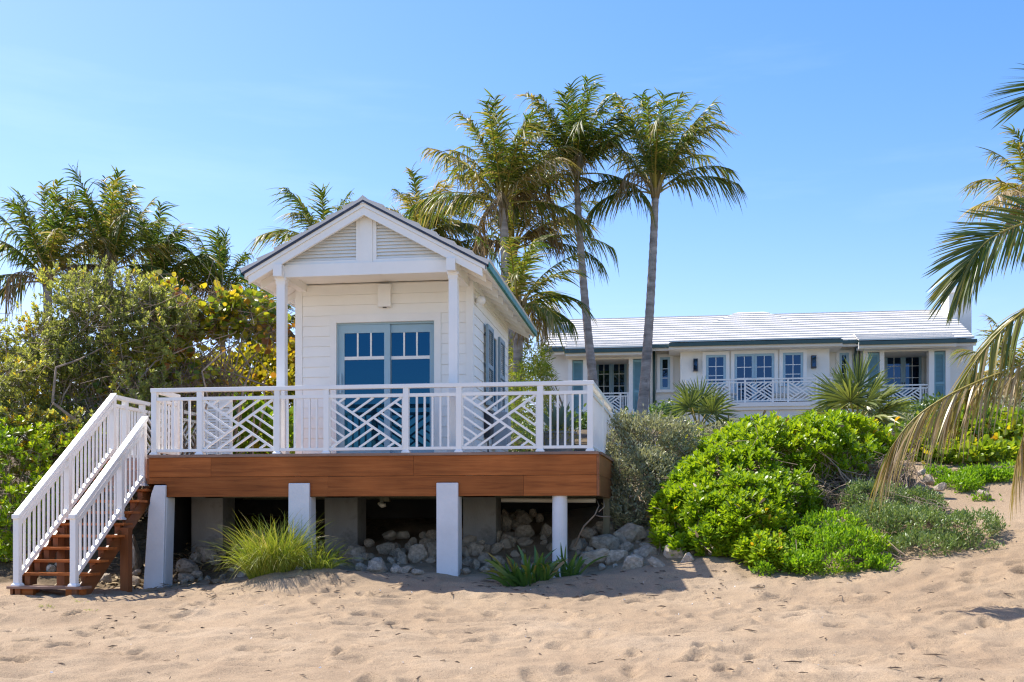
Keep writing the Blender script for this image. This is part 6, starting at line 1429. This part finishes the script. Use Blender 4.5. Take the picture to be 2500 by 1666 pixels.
put_rock(1950 + 1370 / 3.0145, 920 + 870 / 3.0145, 30, 22, "lone pale stone on the open sand of the upper right dune", None, (17.5, 22))
rub_v, rub_f = [], []
for i in range(230):
    x, y = rrng.uniform(-8.2, .8), rrng.uniform(16.3, 18.9); r_ = rrng.uniform(.04, .14) * (1.2 if y > 17.5 else .8); me_ = rrng.choice(RS_); p = gp(x, y, r_ * .2)
    mt = Matrix.Translation(p) @ Matrix.Rotation(rrng.uniform(0, 6.28), 4, 'Z') @ Matrix.Rotation(rrng.uniform(-.4, .4), 4, 'X') @ Matrix.Diagonal((r_, r_ * .85, r_ * rrng.uniform(.6, .95), 1)); b0 = len(rub_v)
    rub_v += [tuple(mt @ v.co) for v in me_.vertices]; rub_f += [tuple(b0 + j for j in q.vertices) for q in me_.polygons]
tag(MB().add(rub_v, rub_f).build("rubble", ROCK), "bed of small grey rubble in the shade under the deck", None, None, "stuff")
sp_ = at(1950 + 700 / 3.0145, 920 + 955 / 3.0145, 17.7)
stp = thing("tree_stump", "weathered grey tree stump at the edge of the groundcover", "stump", (sp_.x, 17.7, gz(sp_.x, 17.7)))
MB().lathe((sp_.x, 17.7, 0), [(.17, gz(sp_.x, 17.7) - .1), (.14, sp_.z), (.13, sp_.z + .14), (.10, sp_.z + .15)], 11).build("stump_body", BARK, stp)
# ------------------------------------------------------------------ bare branch hanging at the deck corner, litter on the sand
bb = thing("dead_branch", "bare crooked branch leaning from the rocks under the right deck corner", "branch", at(1405, 1330, 16.5))
mbb = MB()
mbb.tube([at(1402, 1335, 16.5), at(1425, 1285, 16.4), at(1452, 1258, 16.4), at(1462, 1235, 16.5), at(1456, 1218, 16.6)], [.018, .015, .012, .009, .005], 6)
mbb.tube([at(1452, 1258, 16.4), at(1470, 1262, 16.3), at(1492, 1262, 16.3)], [.010, .008, .004], 5); mbb.tube([at(1462, 1250, 16.4), at(1475, 1238, 16.5), at(1474, 1222, 16.6)], [.008, .007, .004], 5)
mbb.build("bough", DRYSTEM, bb, smooth=True)
rs = np.random.RandomState(3); mb = MB(); n = 520
for i in range(n):
    x, y = rs.uniform(-9.5, 7), 8.2 + 7.2 * rs.rand() ** .9
    if rs.rand() < .35: x, y = rs.uniform(-8, 1.5), rs.uniform(14.2, 15.6)
    p = gp(x, y, .004); L_ = rs.uniform(.012, .07) * (2.2 if rs.rand() < .08 else 1); a = rs.uniform(0, 6.28); d = Vector((math.cos(a), math.sin(a), 0)) * L_
    mb.tube([p - d, p + Vector((rs.normal() * .008, rs.normal() * .008, .008)), p + d + Vector((0, 0, rs.uniform(0, .012)))], [.003, rs.uniform(.003, .010), .002], 4)
LITTER = paint("driftwood_litter", (0.12, 0.085, 0.06), .9, .4, 8)
tag(mb.build("sand_litter", LITTER), "scattered dark twigs and bits of driftwood on the beach sand", None, None, "stuff")
mb = MB()
for i in range(140):
    x, y = rs.uniform(-8, 6), 8.4 + 7.0 * rs.rand(); p = gp(x, y, .004); s = rs.uniform(.006, .018)
    q = [p + Vector(unit(rs.normal(size=3)) * s) for _ in range(4)]; mb.add(q, [(0, 1, 2), (0, 2, 3), (0, 3, 1), (1, 3, 2)])
tag(mb.build("shell_fragments", CONC_WHITE), "tiny pale shell fragments on the beach sand", None, None, "stuff")
mb = MB()
for i in range(420):   # dry palm litter and leaves behind the stair and among the rocks
    x, y = rs.uniform(-9.6, -6.8), rs.uniform(15.6, 18.0); p = gp(x, y, rs.uniform(.01, .25 if y > 16.6 else .05)); a = rs.uniform(0, 6.28); d = Vector((math.cos(a), math.sin(a), rs.uniform(-.5, .5))) * rs.uniform(.04, .16)
    w = Vector((-d.y, d.x, rs.uniform(-.03, .03))).normalized() * rs.uniform(.008, .028); mb.add([p - d, p + w, p + d, p - w], [(0, 1, 2, 3)])
tag(mb.build("leaf_litter", RACHIS_DRY), "dry leaf litter in the shade behind the stair", None, None, "stuff")
